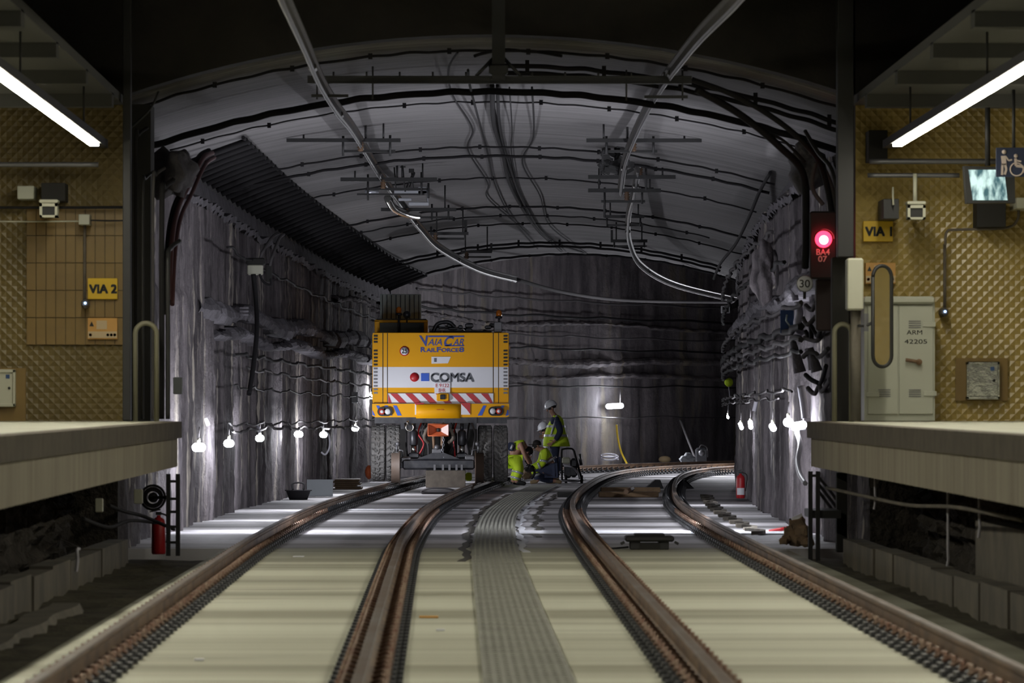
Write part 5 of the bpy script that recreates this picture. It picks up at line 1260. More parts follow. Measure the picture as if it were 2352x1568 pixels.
for k, (px, py, w_, m, lab) in enumerate(((985, 1418, 22, 'orangesign', 'flat orange scrap on the slab left of the walkway'), (1012, 1448, 10, 'white', 'white scrap on the slab left of the walkway'), (686, 1279, 13, 'white', 'white paper scrap on the left track slab near the portal'), (458, 1516, 11, 'white', 'white scrap on the slab near the bottom left'))):
    d_ = fz(py); c = P(px, py, d_); q = w_/F*d_; mb = MB(); mb.box(c+Vector((0, 0, .008)), (q*2, q*2.5, .012), bev=.003); mb.build('litter_scrap', m, None, lab, 'litter')
# far things at the outer wall
def farpt(px, z=0.0, o=WL+.75): d = wall_d(px, o); v = P(px, 0, d); v.z = z; return v
zr = .30
v = farpt(1420); pipe('yellow_hose', [P(1416, 975, v.y), P(1419, 1005, v.y), P(1427, 1038, v.y), P(1442, 1068, v.y)], .03, 'yellowhose', 'yellow hose hanging down the far wall under the batten lamp', 'hose')
v = farpt(1400, .25); mb = MB(); mb.tube(smooth_pts([v+Vector((.25*math.cos(a)*1.0, .1*math.sin(a), .07*math.sin(a)+.012*a)) for a in np.linspace(0, 12, 30)], 2), .02, 6); mb.build('hose_coil', 'whitetag', None, 'coil of white hose behind the far rail', 'hose')
v = farpt(1527, .22); mb = MB(); mb.sphere(v, .17, 12, sc=(1.1, .8, .6)); mb.build('straw_bundle', 'khaki', None, 'tan bundle behind the far rail', 'bundle')
lump('plastic_sacks', 1562, 1042, 1600, 1068, 162, .5, 'tarp', 'pale grey sacks heaped at the far wall', 'sack', 6, .3)
v0 = P(1568, 972, 165); pipe('leaning_pole', [P(1563, 965, 166), P(1580, 1010, 165), P(1597, 1052, 164)], .035, 'gcable', 'grey pole leaning against the far wall', 'pole')
root = thing('pump', P(1612, 1066, 163), 'small dark pump with a looped hose at the far wall', 'pump')
mb = MB(); pbox(mb, 1598, 1028, 1626, 1066, 163, 163.4, bev=.06); mb.build('pump_body', 'oilblack', root)
mb = MB(); mb.lathe(P(1612, 1040, 162.95), [(0, -.03), (.09, 0), (.10, .08)], 'Y', 14); mb.build('pump_cap', 'greysteel', root)
mb = MB(); mb.tube(smooth_pts([P(1606, 1030, 163), P(1612, 1022, 163), P(1624, 1028, 163), P(1626, 1050, 163)]), .02, 6); mb.build('pump_hose', 'gcable', root)
# ribbed grey cabinet behind the cab
root = thing('ribbed_container', P(920, 735, 122), 'grey ribbed panel box standing above and behind the vehicle cab', 'container')
x0, x1, z0, z1 = pr(873, 675, 967, 742, 119.5); mb = MB(); mb.box(((x0+x1)/2, 120.2, (z0+z1)/2), (x1-x0, 1.2, z1-z0), bev=.01); q = mb.build('container_shell', 'mesh', root)
for k in range(9):
    x = x0+(x1-x0)*(k+.5)/9; m = MB(); m.box((x, 119.58, (z0+z1)/2), (.018, .03, z1-z0-.04)); m.build('rib', 'steel', root)
for s in (.12, .88):
    m = MB(); m.box((x0+(x1-x0)*s, 120.2, z0-1.0), (.06, .06, 2.2)); m.build('container_leg', 'steel', root)
# ------------------------------------------------------------------ platform end walls: signs and equipment
DW = 65.60
def sign(px0, py0, px1, py1, m, body, label, mi='ink', inset=None, name='platform_sign', d=DW):
    x0, x1, z0, z1 = pr(px0, py0, px1, py1, d); root = thing(name, ((x0+x1)/2, d, z0), label, 'sign')
    mb = MB(); mb.box(((x0+x1)/2, d+.06, (z0+z1)/2), (x1-x0, .11, z1-z0), bev=.004); mb.build('sign_plate', m, root)
    if body:
        a, b_, c, e = inset; text(body, P(a, 0, d).x, P(c, 0, d).x, P(0, e, d).z, P(0, b_, d).z, d+.004, mi, root, fat=.006)
    return root
sign(202, 639, 270, 687, 'signy', 'VIA 2', 'yellow sign reading VIA 2 on the left platform end wall', inset=(206, 654, 268, 673))
sign(1984, 507, 2052, 554, 'signy', 'VIA 1', 'yellow sign reading VIA 1 on the right platform end wall', inset=(1989, 521, 2049, 541))
for px0, py0, px1, py1, lab in ((202, 730, 270, 779, 'orange safety notice with pale print below the VIA 2 sign'), (1989, 603, 2058, 651, 'orange safety notice behind the top of the oval mirror')):
    root = sign(px0, py0, px1, py1, 'orangesign', None, lab, name='safety_notice')
    d_ = DW-.0
    m = MB(); pbox(m, px0+1, py1-18, px1-1, py1-3, d_-.004, d_+.004); m.build('white_strip', 'paleorange', root)
    m = MB(); pbox(m, px0+20, py0+6, px0+44, py0+26, d_-.004, d_+.004); m.build('notice_picture', 'palepink' if False else 'paleorange', root)
    m = MB(); m.prism([(P(px0+4, 0, d_).x, P(0, py0+19, d_).z), (P(px0+14, 0, d_).x, P(0, py0+19, d_).z), (P(px0+9, 0, d_).x, P(0, py0+8, d_).z)], d_-.004, d_+.004); m.build('warning_triangle', 'ink', root)
    for k in (0, 1, 2):
        m = MB(); c = P(px0+46+k*8, py1-10, d_); m.lathe(c+Vector((0, -.004, 0)), [(0, 0), (.017, 0), (.017, .006)], 'Y', 12); m.build('notice_symbol', 'ink', root)
    m = MB(); c = P(px0+6, py1-10, d_); m.lathe(c+Vector((0, -.004, 0)), [(0, 0), (.018, 0), (.018, .006)], 'Y', 12); m.build('notice_symbol', 'red', root)
# cabinet
root = thing('electrical_cabinet', P(2068, 965, 65.0), 'pale green-grey steel cabinet with two doors and black stencil lettering', 'cabinet')
dC = 64.9
m = MB(); pbox(m, 1986, 695, 2148, 966, dC+.03, DW-.02); m.build('cabinet_body', 'cabinet', root)
m = MB(); pbox(m, 1985, 680, 2148, 697, dC-.05, DW-.02, bev=.02); m.build('cabinet_roof', 'cabinet', root)
for a, b_, lab in ((1994, 2063, 0), (2066, 2144, 1)):
    m = MB(); pbox(m, a, 702, b_, 951, dC, dC+.03, bev=.006); q = m.build('door', 'cabinet', root)
    for py in ((740, 898) if lab else (898,)):
        for k in range(4):
            px = a+(22 if lab else 24); m = MB(); pbox(m, px, py+k*5-4, px+28, py+k*5-2, dC-.008, dC+.004); m.build('louvre', 'greysteel', q)
    if lab:
        text('ARM', P(2083, 0, dC).x, P(2119, 0, dC).x, P(0, 768, dC).z, P(0, 758, dC).z, dC, 'ink', q, name='stencil_lettering'); text('42205', P(2078, 0, dC).x, P(2130, 0, dC).x, P(0, 789, dC).z, P(0, 779, dC).z, dC, 'ink', q, name='stencil_lettering')
        m = MB(); m.tube([P(2081, 826, dC-.04), P(2113, 831, dC-.04)], .02, 8); m.lathe(P(2112, 831, dC-.05), [(0, 0), (.035, 0), (.035, .06)], 'Y', 14); m.build('door_handle', 'rust', q)
for px0, py in ((2120, 745), (2122, 904), (1990, 906)):
    m = MB(); pbox(m, px0, py-6, px0+30, py+5, dC-.02, dC+.0, bev=.004); m.build('hinge', 'cabinet', root)
# enamel box on a post, with oval mirror
root = thing('control_box', P(1965, 965, 64.2), 'tall pale box on a grey post beside the electrical cabinet', 'box')
m = MB(); pbox(m, 1947, 592, 1984, 712, 64.1, 64.45, bev=.02); m.build('box_body', 'ivory', root)
m = MB(); a, b_ = P(1966, 712, 64.3), P(1966, 966, 64.3); m.tube([b_, a], .06, 12); m.build('post', 'kerb', root)
root = thing('platform_mirror', P(2027, 842, 63.9), 'tall narrow oval mirror with black rim in front of the cabinet', 'mirror')
M['mirrorglass'] = mat('mirror_glass', (.80, .78, .66), .06, metal=1.0)
cx_, r_ = 2027, 22; dM = 63.9
r_ = r_/math.cos(math.radians(22)); ol = [(cx_+r_*math.sin(a), 636-26*math.cos(a)) for a in np.linspace(-math.pi/2, math.pi/2, 13)]+[(cx_+r_*math.sin(a), 816-26*math.cos(a)) for a in np.linspace(math.pi/2, 3*math.pi/2, 13)]
pts = [P(a, b_, dM) for a, b_ in ol]
R3 = Matrix.Rotation(math.radians(22), 3, 'Z'); c0 = P(cx_, 726, dM)
m = MB(); m.prism([(p.x, p.z) for p in pts], dM+.0, dM+.02); m.v = [c0+R3 @ (v-c0) for v in m.v]
q = m.build('mirror_glass', 'mirrorglass', root)
pts = [c0+R3 @ (v-c0) for v in pts]
m = MB(); m.tube(pts+[pts[0]], .022, 7); m.build('mirror_rim', 'ink', root)
m = MB(); m.tube([P(1972, 748, 64.2), P(1990, 748, 64.1), P(2006, 740, 64.0)], .018, 6); m.box(P(1990, 740, 64.1), (.05, .06, .2)); m.build('mirror_bracket', 'greysteel', root)
# polished hatches
for px0, py0, px1, py1, lab in ((2221, 830, 2298, 917, 'polished steel hatch set low in the right end wall'), (-30, 848, 36, 934, 'pale steel hydrant hatch at the left picture edge')):
    root = thing('wall_hatch', P((px0+px1)/2, py1, DW), lab, 'hatch')
    m = MB(); pbox(m, px0+6, py0+8, px1-6, py1-8, DW-.02, DW+.02); 
    q = m.build('hatch_door', 'chrome' if px0 > 100 else 'ivory', root)
    m = MB()
    for a, b_, c, e in ((px0, py0, px1, py0+8), (px0, py1-8, px1, py1), (px0, py0, px0+6, py1), (px1-6, py0, px1, py1)): pbox(m, a, b_, c, e, DW-.045, DW+.13, bev=.008)
    m.build('hatch_frame', 'chrome' if px0 > 100 else 'ivory', root)
    m = MB(); m.lathe(P(px1-14, (py0+py1)/2, DW-.035), [(0, 0), (.016, 0), (.016, .02)], 'Y', 12); m.build('lock', 'ink', q)
    m = MB(); pbox(m, px1-22, py0+12, px1-13, py0+21, DW-.028, DW-.02); m.build('hatch_sticker', 'bluesign', q)
# hanging display cameras
def camdisp(px0, py0, px1, py1, d, label, rod=None):
    x0, x1, z0, z1 = pr(px0, py0, px1, py1, d); root = thing('display_unit', ((x0+x1)/2, d, z0), label, 'camera unit')
    m = MB(); 
    for a, b_, c, e in ((px0, py0, px1, py0+7), (px0, py1-5, px1, py1), (px0, py0, px0+6, py1), (px1-6, py0, px1, py1)): pbox(m, a, b_, c, e, d, d+.25)
    m.build('white_case', 'ivory', root)
    m = MB(); pbox(m, px0+5, py0+6, px1-5, py1-4, d+.03, d+.24); m.build('dark_window', 'ink', root)
    m = MB(); pbox(m, px0-1, py0-9, px1+1, py0-1, d-.02, d+.28, bev=.01); m.build('case_top', 'ivory', root)
    m = MB(); pbox(m, (px0+px1)/2-4, py0+8, (px0+px1)/2+4, py0+16, d+.2, 65.73); m.build('wall_arm', 'steel', root)
    if rod:
        m = MB(); m.tube([P(px, rod[1], d+.1) if False else P(rod[0], rod[1], d+.1), P(rod[0], py0-6, d+.1)], .025, 8); m.build('hanger', 'ivory', root)
camdisp(2086, 470, 2127, 503, 64.6, 'white-cased camera unit hanging from a white rod on the right', (2103, 398))
camdisp(91, 467, 132, 499, 64.8, 'white-cased camera unit on the left platform wall')
plate('loudspeaker', 2030, 456, 2066, 502, 64.9, .25, 'steel', 'dark box loudspeaker left of the hanging camera unit', 'loudspeaker')
pipe('speaker_wire', [P(2052, 430, 64.9), P(2052, 450, 64.8), P(2053, 470, 64.8)], .012, 'ivory', 'thin pale wire on the dark loudspeaker', 'wire')
plate('grey_box', 40, 427, 78, 457, 65.2, .2, 'cabinet', 'pale square box high on the left end wall', 'box')
plate('dark_box', 95, 420, 150, 462, 65.2, .25, 'black', 'dark box behind the left camera unit', 'box')
plate('dark_box', 1996, 298, 2040, 370, 65.2, .25, 'black', 'dark recess box near the right strip light end', 'box')
plate('dark_box', 2245, 462, 2312, 521, 65.2, .3, 'black', 'black twin box below the platform monitor', 'box')
plate('white_box', 2337, 453, 2375, 478, 64.9, .15, 'ivory', 'small white box at the right picture edge', 'box')
plate('junction_box', 181, 492, 206, 516, 65.3, .12, 'cabinet', 'small pale junction box above the left call button', 'box')
def button(px, pyt, pyb, label, glow=True):
    root = thing('call_point', P(px, pyb, 65.4), label, 'call point')
    m = MB(); m.tube([P(px, pyt, 65.5), P(px, pyb-8, 65.5)], .018, 8); m.build('conduit', 'box', root)
    m = MB(); pbox(m, px-9, pyb-10, px+9, pyb+10, 65.4, 65.72, bev=.03); q = m.build('button_housing', 'greysteel', root)
    m = MB(); m.lathe(P(px+1, pyb-1, 65.38), [(0, 0), (.014, 0), (.014, .03)], 'Y', 10); m.build('indicator', 'bluedot', q)
button(195, 516, 697, 'call point with a blue light at the end of a conduit, left wall'); button(2171, 560, 716, 'call point with a blue light at the end of a conduit, right wall')
pipe('wall_conduit', [P(2172, 562, 65.45), P(2176, 532, 65.45), P(2200, 527, 65.45), P(2310, 523, 65.45), P(2338, 505, 65.45), P(2341, 478, 65.45)], .018, 'box', 'thin conduit bending across the right end wall', 'conduit', sub=10)
for k, (px0, px1, py, lab) in enumerate(((-60, 282, 476, 'black cable strung across the left end wall'), (206, 300, 506, 'black wire from the junction box to the left column'), (-60, 181, 508, 'thin pale wire running left from the junction box'))):
    pipe('wall_wire', [P(px0, py, 65.5), P((px0+px1)/2, py+1, 65.5), P(px1, py, 65.5)], .018 if k == 0 else .010, 'cable' if k < 2 else 'ivory', lab, 'wire')
g = 'pale tubes under the platform ceilings'
for px0, px1, py, lab, r_ in ((-60, 226, 378, 'long pale tube across the top of the left end wall', .03), (1998, 2292, 370, 'upper pale tube across the top of the right end wall', .032), (1994, 2205, 402, 'lower shorter tube on the right end wall', .028)):
    pipe('ceiling_tube', [P(px0, py, 64.9), P(px1, py, 64.9)], r_, 'greysteel', lab, 'tube', g, n=10)
# monitor
root = thing('platform_monitor', P(2270, 465, 63.5), 'tilted platform monitor showing a bright camera picture', 'monitor')
d_ = 63.5
q4 = [(2226, 389), (2308, 389), (2316, 459), (2236, 459)]
o4 = [(2216, 380), (2332, 384), (2334, 465), (2222, 466)]
m = MB(); m.prism([(P(a, b_, d_).x, P(a, b_, d_).z) for a, b_ in o4], d_+.01, d_+.25); m.build('monitor_case', 'ink', root)
m = MB(); m.prism([(P(a, b_, d_).x, P(a, b_, d_).z) for a, b_ in q4], d_, d_+.012); m.build('screen', 'screen', root)
m = MB(); a = P(2270, 380, d_+.1); m.tube([a, (a.x, a.y, 5.2)], .03, 8); m.build('hanger', 'steel', root)
# accessibility sign
root = thing('access_sign', P(2335, 405, 62.5), 'dark blue sign with white standing and wheelchair figures at the right edge', 'sign'); d_ = 62.5
m = MB(); pbox(m, 2290, 338, 2410, 405, d_, d_+.06); m.build('sign_box', 'navycloth', root)
def blob(px, py, r): 
    m = MB(); m.lathe(P(px, py, d_-.012), [(0, 0), (r/F*d_, 0), (r/F*d_, .012)], 'Y', 18); return m
def strk(pts, r, parent, nm):
    m = MB()
    for (a, b_), (c, e) in zip(pts[:-1], pts[1:]):
        p, q = P(a, b_, d_), P(c, e, d_); v = (q-p); L = v.length; v.normalize(); n_ = Vector((-v.z, 0, v.x))*(r/F*d_)
        m.prism([(w_.x, w_.z) for w_ in (p-n_, q-n_, q+n_, p+n_)], d_-.010, d_)
    return m.build(nm, 'dimtext', parent)
fig = blob(2308, 348, 5).build('standing_figure', 'dimtext', root)
strk([(2306, 357), (2308, 378)], 5.5, root, 'figure_body'); strk([(2304, 375), (2303, 401)], 2.6, root, 'figure_leg'); strk([(2309, 375), (2313, 388), (2309, 400)], 2.6, root, 'figure_leg'); strk([(2311, 358), (2318, 368), (2326, 366)], 1.8, root, 'figure_arm')
blob(2335, 357, 4.5).build('wheelchair_figure', 'dimtext', root); strk([(2334, 363), (2335, 380), (2352, 382), (2356, 396)], 3, root, 'figure_body'); strk([(2336, 368), (2347, 370)], 1.8, root, 'figure_arm')
m = MB(); c = P(2337, 388, d_-.006); m.tube([c+Vector((.072*math.cos(a), 0, .072*math.sin(a))) for a in np.linspace(0, 2*math.pi, 25)], .008, 5); m.build('wheel', 'dimtext', root)
m = MB(); a = P(2330, 338, d_+.03); m.tube([a, (a.x, a.y, 5.2)], .02, 6); m.build('hanger', 'steel', root)
# ------------------------------------------------------------------ people
def skin(name, nodes, edges, m, parent, root='pelvis', sub=2, label=None):
    """one continuous surface grown around a skeleton; nodes: key -> (world point, rx, ry)"""
    keys = list(nodes); me = bpy.data.meshes.new(name)
    o0 = LOC[parent.name]
    me.from_pydata([tuple(Vector(nodes[k][0])-o0) for k in keys], [(keys.index(a), keys.index(b_)) for a, b_ in edges], [])
    o = bpy.data.objects.new(name, me); COL.objects.link(o); o.parent = parent; LOC[o.name] = o0
    md = o.modifiers.new('skin', 'SKIN'); md.use_smooth_shade = True
    for i, k in enumerate(keys):
        sv = me.skin_vertices[0].data[i]; q = nodes[k]; sv.radius = (q[1], q[2] if len(q) > 2 else q[1]); sv.use_root = (k == root)
    ms = o.modifiers.new('sub', 'SUBSURF'); ms.levels = sub; ms.render_levels = sub
    bpy.context.view_layer.update()
    dg = bpy.context.evaluated_depsgraph_get()
    nm = bpy.data.meshes.new_from_object(o.evaluated_get(dg)); o.modifiers.clear(); o.data = nm
    bpy.data.meshes.remove(me)
    nm.materials.clear(); nm.materials.append(M[m]); 
    for p in nm.polygons: p.use_smooth = True
    nm.name = name
    if label: o['label'] = label
    return o
def hand(c, fwd, nrm_, parent, side=1, s=1.0, curl=.5, m='skin', name='hand'):
    """palm with four unequal fingers and a thumb leaving its side"""
    fwd = Vector(fwd).normalized(); nrm_ = Vector(nrm_); nrm_ = (nrm_-fwd*nrm_.dot(fwd)).normalized(); lat = fwd.cross(nrm_)*side
    c = Vector(c); nodes = {}; edges = []
    nodes['pelvis'] = (c, .030*s, .018*s); nodes['palm'] = (c+fwd*.07*s, .042*s, .016*s); edges.append(('pelvis', 'palm'))
    for i, (l, o_) in enumerate(((.070, -.032), (.082, -.011), (.076, .011), (.060, .031))):
        b0 = c+fwd*.085*s+lat*o_*s; d1 = (fwd+nrm_*curl*.5).normalized(); d2 = (fwd+nrm_*curl*1.6).normalized()
        nodes['k%d' % i] = (b0, .0095*s); nodes['m%d' % i] = (b0+d1*l*.5*s, .009*s); nodes['t%d' % i] = (b0+d1*l*.5*s+d2*l*.5*s, .0075*s)
        edges += [('palm', 'k%d' % i), ('k%d' % i, 'm%d' % i), ('m%d' % i, 't%d' % i)]
    b0 = c+fwd*.025*s-lat*.035*s; nodes['th0'] = (b0, .012*s); nodes['th1'] = (b0+(fwd*.6-lat*.8).normalized()*.035*s, .011*s); nodes['th2'] = (b0+(fwd*.9-lat*.5+nrm_*.4).normalized()*.065*s, .009*s)
    edges += [('pelvis', 'th0'), ('th0', 'th1'), ('th1', 'th2')]
    return skin(name, nodes, edges, m, parent, sub=1)
def head_bits(c, face, up, parent, hair=True, helmet=None, s=1.0):
    """face features, hair and helmet on a head centred at c looking along face"""
    f = Vector(face).normalized(); u = Vector(up); u = (u-f*u.dot(f)).normalized(); l = u.cross(f); R = Matrix((l, f, u)).transposed(); c = Vector(c)
    def at(x, y, z): return c+R @ Vector((x*s, y*s, z*s))
    m = MB(); m.tube([at(0, .085, .025), at(0, .112, -.015), at(0, .098, -.03)], .014*s, 8, rr=[.008*s, .016*s, .014*s]); m.build('nose', 'skin', parent)
    for sg in (-1, 1):
        m = MB(); m.sphere(at(sg*.034, .082, .022), .013*s, 10); m.build('eye', 'white', parent); m = MB(); m.sphere(at(sg*.035, .092, .021), .0065*s, 8); m.build('pupil', 'ink', parent)
        m = MB(); m.sphere(at(sg*.078, -.005, .0), .024*s, 10, sc=(.35, .8, 1.2), rot=R); m.build('ear', 'skin', parent)
        m = MB(); m.tube([at(sg*.018, .093, .042), at(sg*.050, .083, .043)], .005*s, 5); m.build('eyebrow', 'hair', parent)
    m = MB(); m.tube([at(-.022, .086, -.052), at(0, .094, -.050), at(.022, .086, -.052)], .006*s, 6); m.build('mouth', 'rcable', parent)
    if hair:
        m = MB(); m.sphere(at(0, -.018, .028), .096*s, 16, sc=(.88, 1.05, 1.02), rot=R, z0=-.45); m.build('hair', 'hair', parent)
    if helmet:
        m = MB(); n = 24; prof = [(.135, .035), (.128, .045), (.122, .075), (.105, .125), (.07, .160), (.03, .175), (0, .178)]
        vs = []
        for r_, h in prof:
            for j in range(n):
                a = 2*math.pi*j/n; k = 1.0
                y = r_*1.12*math.sin(a); x = r_*.93*math.cos(a)
                if r_ > .13 and math.sin(a) > .2: y += .035*(math.sin(a)-.2); 
                vs.append(at(x, y-.005, h-.0))
        m.add(vs, [[i*n+j, i*n+(j+1) % n, (i+1)*n+(j+1) % n, (i+1)*n+j] for i in range(len(prof)-1) for j in range(n)], 0, True)
        m.build('helmet', helmet, parent)
        m = MB(); m.tube([at(0, y, z) for y, z in ((.13, .075), (.10, .13), (.05, .170), (-.02, .183), (-.09, .145), (-.125, .08))], .010*s, 6); m.build('helmet_ridge', helmet, parent)
        m = MB(); m.tube([at(.118*math.cos(a), -.005+.13*math.sin(a), .033) for a in np.linspace(math.pi*.95, math.pi*2.05, 12)], .012*s, 6); m.build('helmet_band', 'ink', parent)
def V3(*a): return Vector(a)
def wband(name, pts, r, m, parent): 
    q = MB(); q.tube(pts, r, 6); return q.build(name, m, parent)
# --- standing man
D = 128.0; B = V3(2.22, D, 0)
root = thing('person', B, 'person standing in white helmet and yellow vest over dark shirt, head bowed', 'person')
def b(x, y, z): return B+V3(x, y, z)
J = {'pelvis': (b(0, 0, .94), .15, .13), 'waist': (b(-.02, 0, 1.10), .14, .13), 'chest': (b(.0, 0, 1.34), .15, .17), 'neckb': (b(-.01, 0, 1.50), .085, .10), 'neck': (b(-.03, 0, 1.56), .06, .06), 'jaw': (b(-.085, 0, 1.62), .066, .060), 'skull': (b(-.085, 0, 1.705), .088, .078),
     'shL': (b(.02, -.19, 1.45), .07, .07), 'elL': (b(.12, -.25, 1.18), .05, .05), 'wrL': (b(-.01, -.25, .97), .032, .032), 'shR': (b(.0, .19, 1.45), .07, .07), 'elR': (b(-.02, .24, 1.17), .05, .05), 'wrR': (b(-.20, .14, 1.08), .032, .032),
     'hpL': (b(.0, -.09, .90), .10, .10), 'knL': (b(-.02, -.11, .50), .068, .068), 'anL': (b(.03, -.12, .10), .048, .048), 'toL': (b(-.14, -.13, .05), .04, .04),
     'hpR': (b(.0, .09, .90), .10, .10), 'knR': (b(-.04, .11, .50), .068, .068), 'anR': (b(.0, .13, .10), .048, .048), 'toR': (b(-.17, .14, .05), .04, .04)}
ED = [('pelvis', 'waist'), ('waist', 'chest'), ('chest', 'neckb'), ('neckb', 'neck'), ('neck', 'jaw'), ('jaw', 'skull'), ('chest', 'shL'), ('shL', 'elL'), ('elL', 'wrL'), ('chest', 'shR'), ('shR', 'elR'), ('elR', 'wrR'),
      ('pelvis', 'hpL'), ('hpL', 'knL'), ('knL', 'anL'), ('anL', 'toL'), ('pelvis', 'hpR'), ('hpR', 'knR'), ('knR', 'anR'), ('anR', 'toR')]
skin('body', J, ED, 'skin', root)
def sub_nodes(J, keys, g): return {k: (J[k][0],)+tuple(q+g for q in J[k][1:]) for k in keys}
def cloth(name, J, keys, g, m, parent, rootk, extra=None):
    N = sub_nodes(J, keys, g)
    if extra: N.update(extra)
    E_ = [e for e in ED if e[0] in keys and e[1] in keys]
    return skin(name, N, E_, m, parent, root=rootk)
J['cuL'] = (J['anL'][0]+V3(0, 0, .0), .062, .062)
cloth('trousers', J, ['pelvis', 'waist', 'hpL', 'knL', 'anL', 'hpR', 'knR', 'anR'], .022, 'navycloth', root, 'pelvis')
cloth('shirt', J, ['waist', 'chest', 'neckb', 'shL', 'elL', 'wrL', 'shR', 'elR', 'wrR'], .014, 'navycloth', root, 'waist')
for sd in ('L', 'R'):
    a, t_ = J['an'+sd][0], J['to'+sd][0]
    skin('boot', {'pelvis': (a+V3(0, 0, .06), .062, .062), 'heel': (a+V3(.03, 0, -.045), .055, .05), 'ball': (t_+V3(.06, 0, -.005), .05, .045), 'tip': (t_+V3(-.05, 0, -.01), .042, .038)}, [('pelvis', 'heel'), ('heel', 'ball'), ('ball', 'tip')], 'khaki', root)
# vest: open-sided, flaring to the hem
def vest(outline, B_, parent, m, w0=.155, w1=.27, name='vest'):
    """outline rows (z, x_front, x_back, half width)"""
    mb = MB(); n = 20; vs = []
    for z, xf, xb, hw in outline:
        cx = (xf+xb)/2; rx = abs(xb-xf)/2
        for j in range(n):
            a = 2*math.pi*j/n; ca, sa = math.cos(a), math.sin(a)
            e = .75; px = cx+rx*math.copysign(abs(ca)**e, ca); py = hw*math.copysign(abs(sa)**e, sa)
            vs.append(B_+V3(px, py, z))
    k = len(outline)
    mb.add(vs, [[i*n+j, i*n+(j+1) % n, (i+1)*n+(j+1) % n, (i+1)*n+j] for i in range(k-1) for j in range(n)], 0, True)
    o = mb.build(name, m, parent); md = o.modifiers.new('thick', 'SOLIDIFY'); md.thickness = .012; return o, vs, n
rows = [(.845, -.27, .34, .24), (.90, -.275, .33, .235), (1.0, -.265, .30, .225), (1.10, -.25, .26, .215), (1.22, -.215, .225, .20), (1.34, -.17, .205, .19), (1.44, -.11, .185, .175), (1.52, -.06, .13, .13), (1.555, -.045, .07, .085)]
vo, vs, n = vest(rows, B, root, 'hivis')
def vband(rows, z, h, B_, parent, m='reflect', name='reflective_band', g=.012):
    def at(zz):
        zs_ = [q[0] for q in rows]; return [float(np.interp(zz, zs_, [q[i] for q in rows])) for i in (1, 2, 3)]
    mb = MB(); n = 24; vs = []
    for zz in (z-h/2, z+h/2):
        xf, xb, hw = at(zz); cx = (xf+xb)/2; rx = abs(xb-xf)/2+g; hw += g
        for j in range(n):
            a = 2*math.pi*j/n; ca, sa = math.cos(a), math.sin(a); e = .75
            vs.append(B_+V3(cx+rx*math.copysign(abs(ca)**e, ca), hw*math.copysign(abs(sa)**e, sa), zz))
    mb.add(vs, [[j, (j+1) % n, n+(j+1) % n, n+j] for j in range(n)]); o = mb.build(name, m, parent); md = o.modifiers.new('thick', 'SOLIDIFY'); md.thickness = .006; return o
vband(rows, 1.09, .055, B, root); vband(rows, 1.30, .05, B, root)
mb = MB(); mb.tube(smooth_pts([b(-.10, -.205, 1.10), b(-.06, -.215, 1.25), b(-.01, -.20, 1.40), b(.03, -.15, 1.54)]), .024, 6); mb.build('reflective_strap', 'reflect', root)
# dark sleeve over the vest opening, near arm
cloth('near_sleeve', {k: (J[k][0]+V3(0, -.03, 0),)+J[k][1:] for k in ('shL', 'elL', 'wrL')}, ['shL', 'elL', 'wrL'], .028, 'navycloth', root, 'shL')
hand(J['wrL'][0]+V3(-.02, -.03, -.02), (-.75, .1, -.45), (-.3, 1, .2), root, 1, 1.15, .4); hand(J['wrR'][0], (-1, -.1, -.2), (0, -1, 0), root, -1, 1.1, .6)
mb = MB(); mb.tube([J['wrL'][0]+V3(.07, -.03, .115), J['wrL'][0]+V3(-.04, -.03, -.03)], .036, 10, rr=[.045, .034]); mb.build('forearm', 'skin', root)
head_bits(J['skull'][0], (-1, -.12, -.38), (-.25, 0, 1), root, True, 'helmet', 1.05)
# --- kneeling worker in yellow jacket, right of the gap
D = 127.0; B = V3(P(1250, 0, D).x, D, 0)
root = thing('person', B, 'person kneeling in yellow jacket and navy trousers, wearing a dark cap', 'person')
J = {'pelvis': (b(.16, 0, .36), .15, .15), 'waist': (b(.12, 0, .50), .14, .15), 'chest': (b(.03, 0, .66), .15, .18), 'neckb': (b(-.04, 0, .76), .09, .10), 'neck': (b(-.08, 0, .79), .06, .06), 'jaw': (b(-.15, 0, .79), .068, .062), 'skull': (b(-.17, 0, .86), .09, .08),
     'shL': (b(.02, -.19, .72), .075, .075), 'elL': (b(-.03, -.24, .45), .05, .05), 'wrL': (b(-.26, -.20, .36), .032, .032), 'shR': (b(-.0, .19, .72), .075, .075), 'elR': (b(-.10, .24, .46), .05, .05), 'wrR': (b(-.30, .14, .38), .032, .032),
     'hpL': (b(.14, -.10, .33), .12, .12), 'knL': (b(-.22, -.14, .34), .085, .085), 'anL': (b(-.14, -.14, .08), .055, .055), 'toL': (b(-.28, -.14, .05), .045, .045),
     'hpR': (b(.14, .10, .33), .12, .12), 'knR': (b(-.12, .15, .12), .085, .085), 'anR': (b(.24, .14, .09), .055, .055), 'toR': (b(.36, .14, .05), .045, .045)}
skin('body', J, ED, 'skin', root)
cloth('trousers', J, ['pelvis', 'hpL', 'knL', 'anL', 'hpR', 'knR', 'anR'], .022, 'bluecloth', root, 'pelvis')
cloth('jacket', J, ['waist', 'chest', 'neckb', 'shL', 'elL', 'wrL', 'shR', 'elR', 'wrR'], .022, 'hivis', root, 'waist')
cloth('jacket_skirt', {k: J[k] for k in ('pelvis', 'waist')}, ['pelvis', 'waist'], .026, 'navycloth', root, 'pelvis')
def ringband(a, b_, t, r, h, m, parent, name='reflective_band'):
    a, b_ = Vector(a), Vector(b_); d_ = (b_-a).normalized(); c = a.lerp(b_, t); mb = MB(); mb.tube([c-d_*h/2, c+d_*h/2], r, 14); return mb.build(name, m, parent)
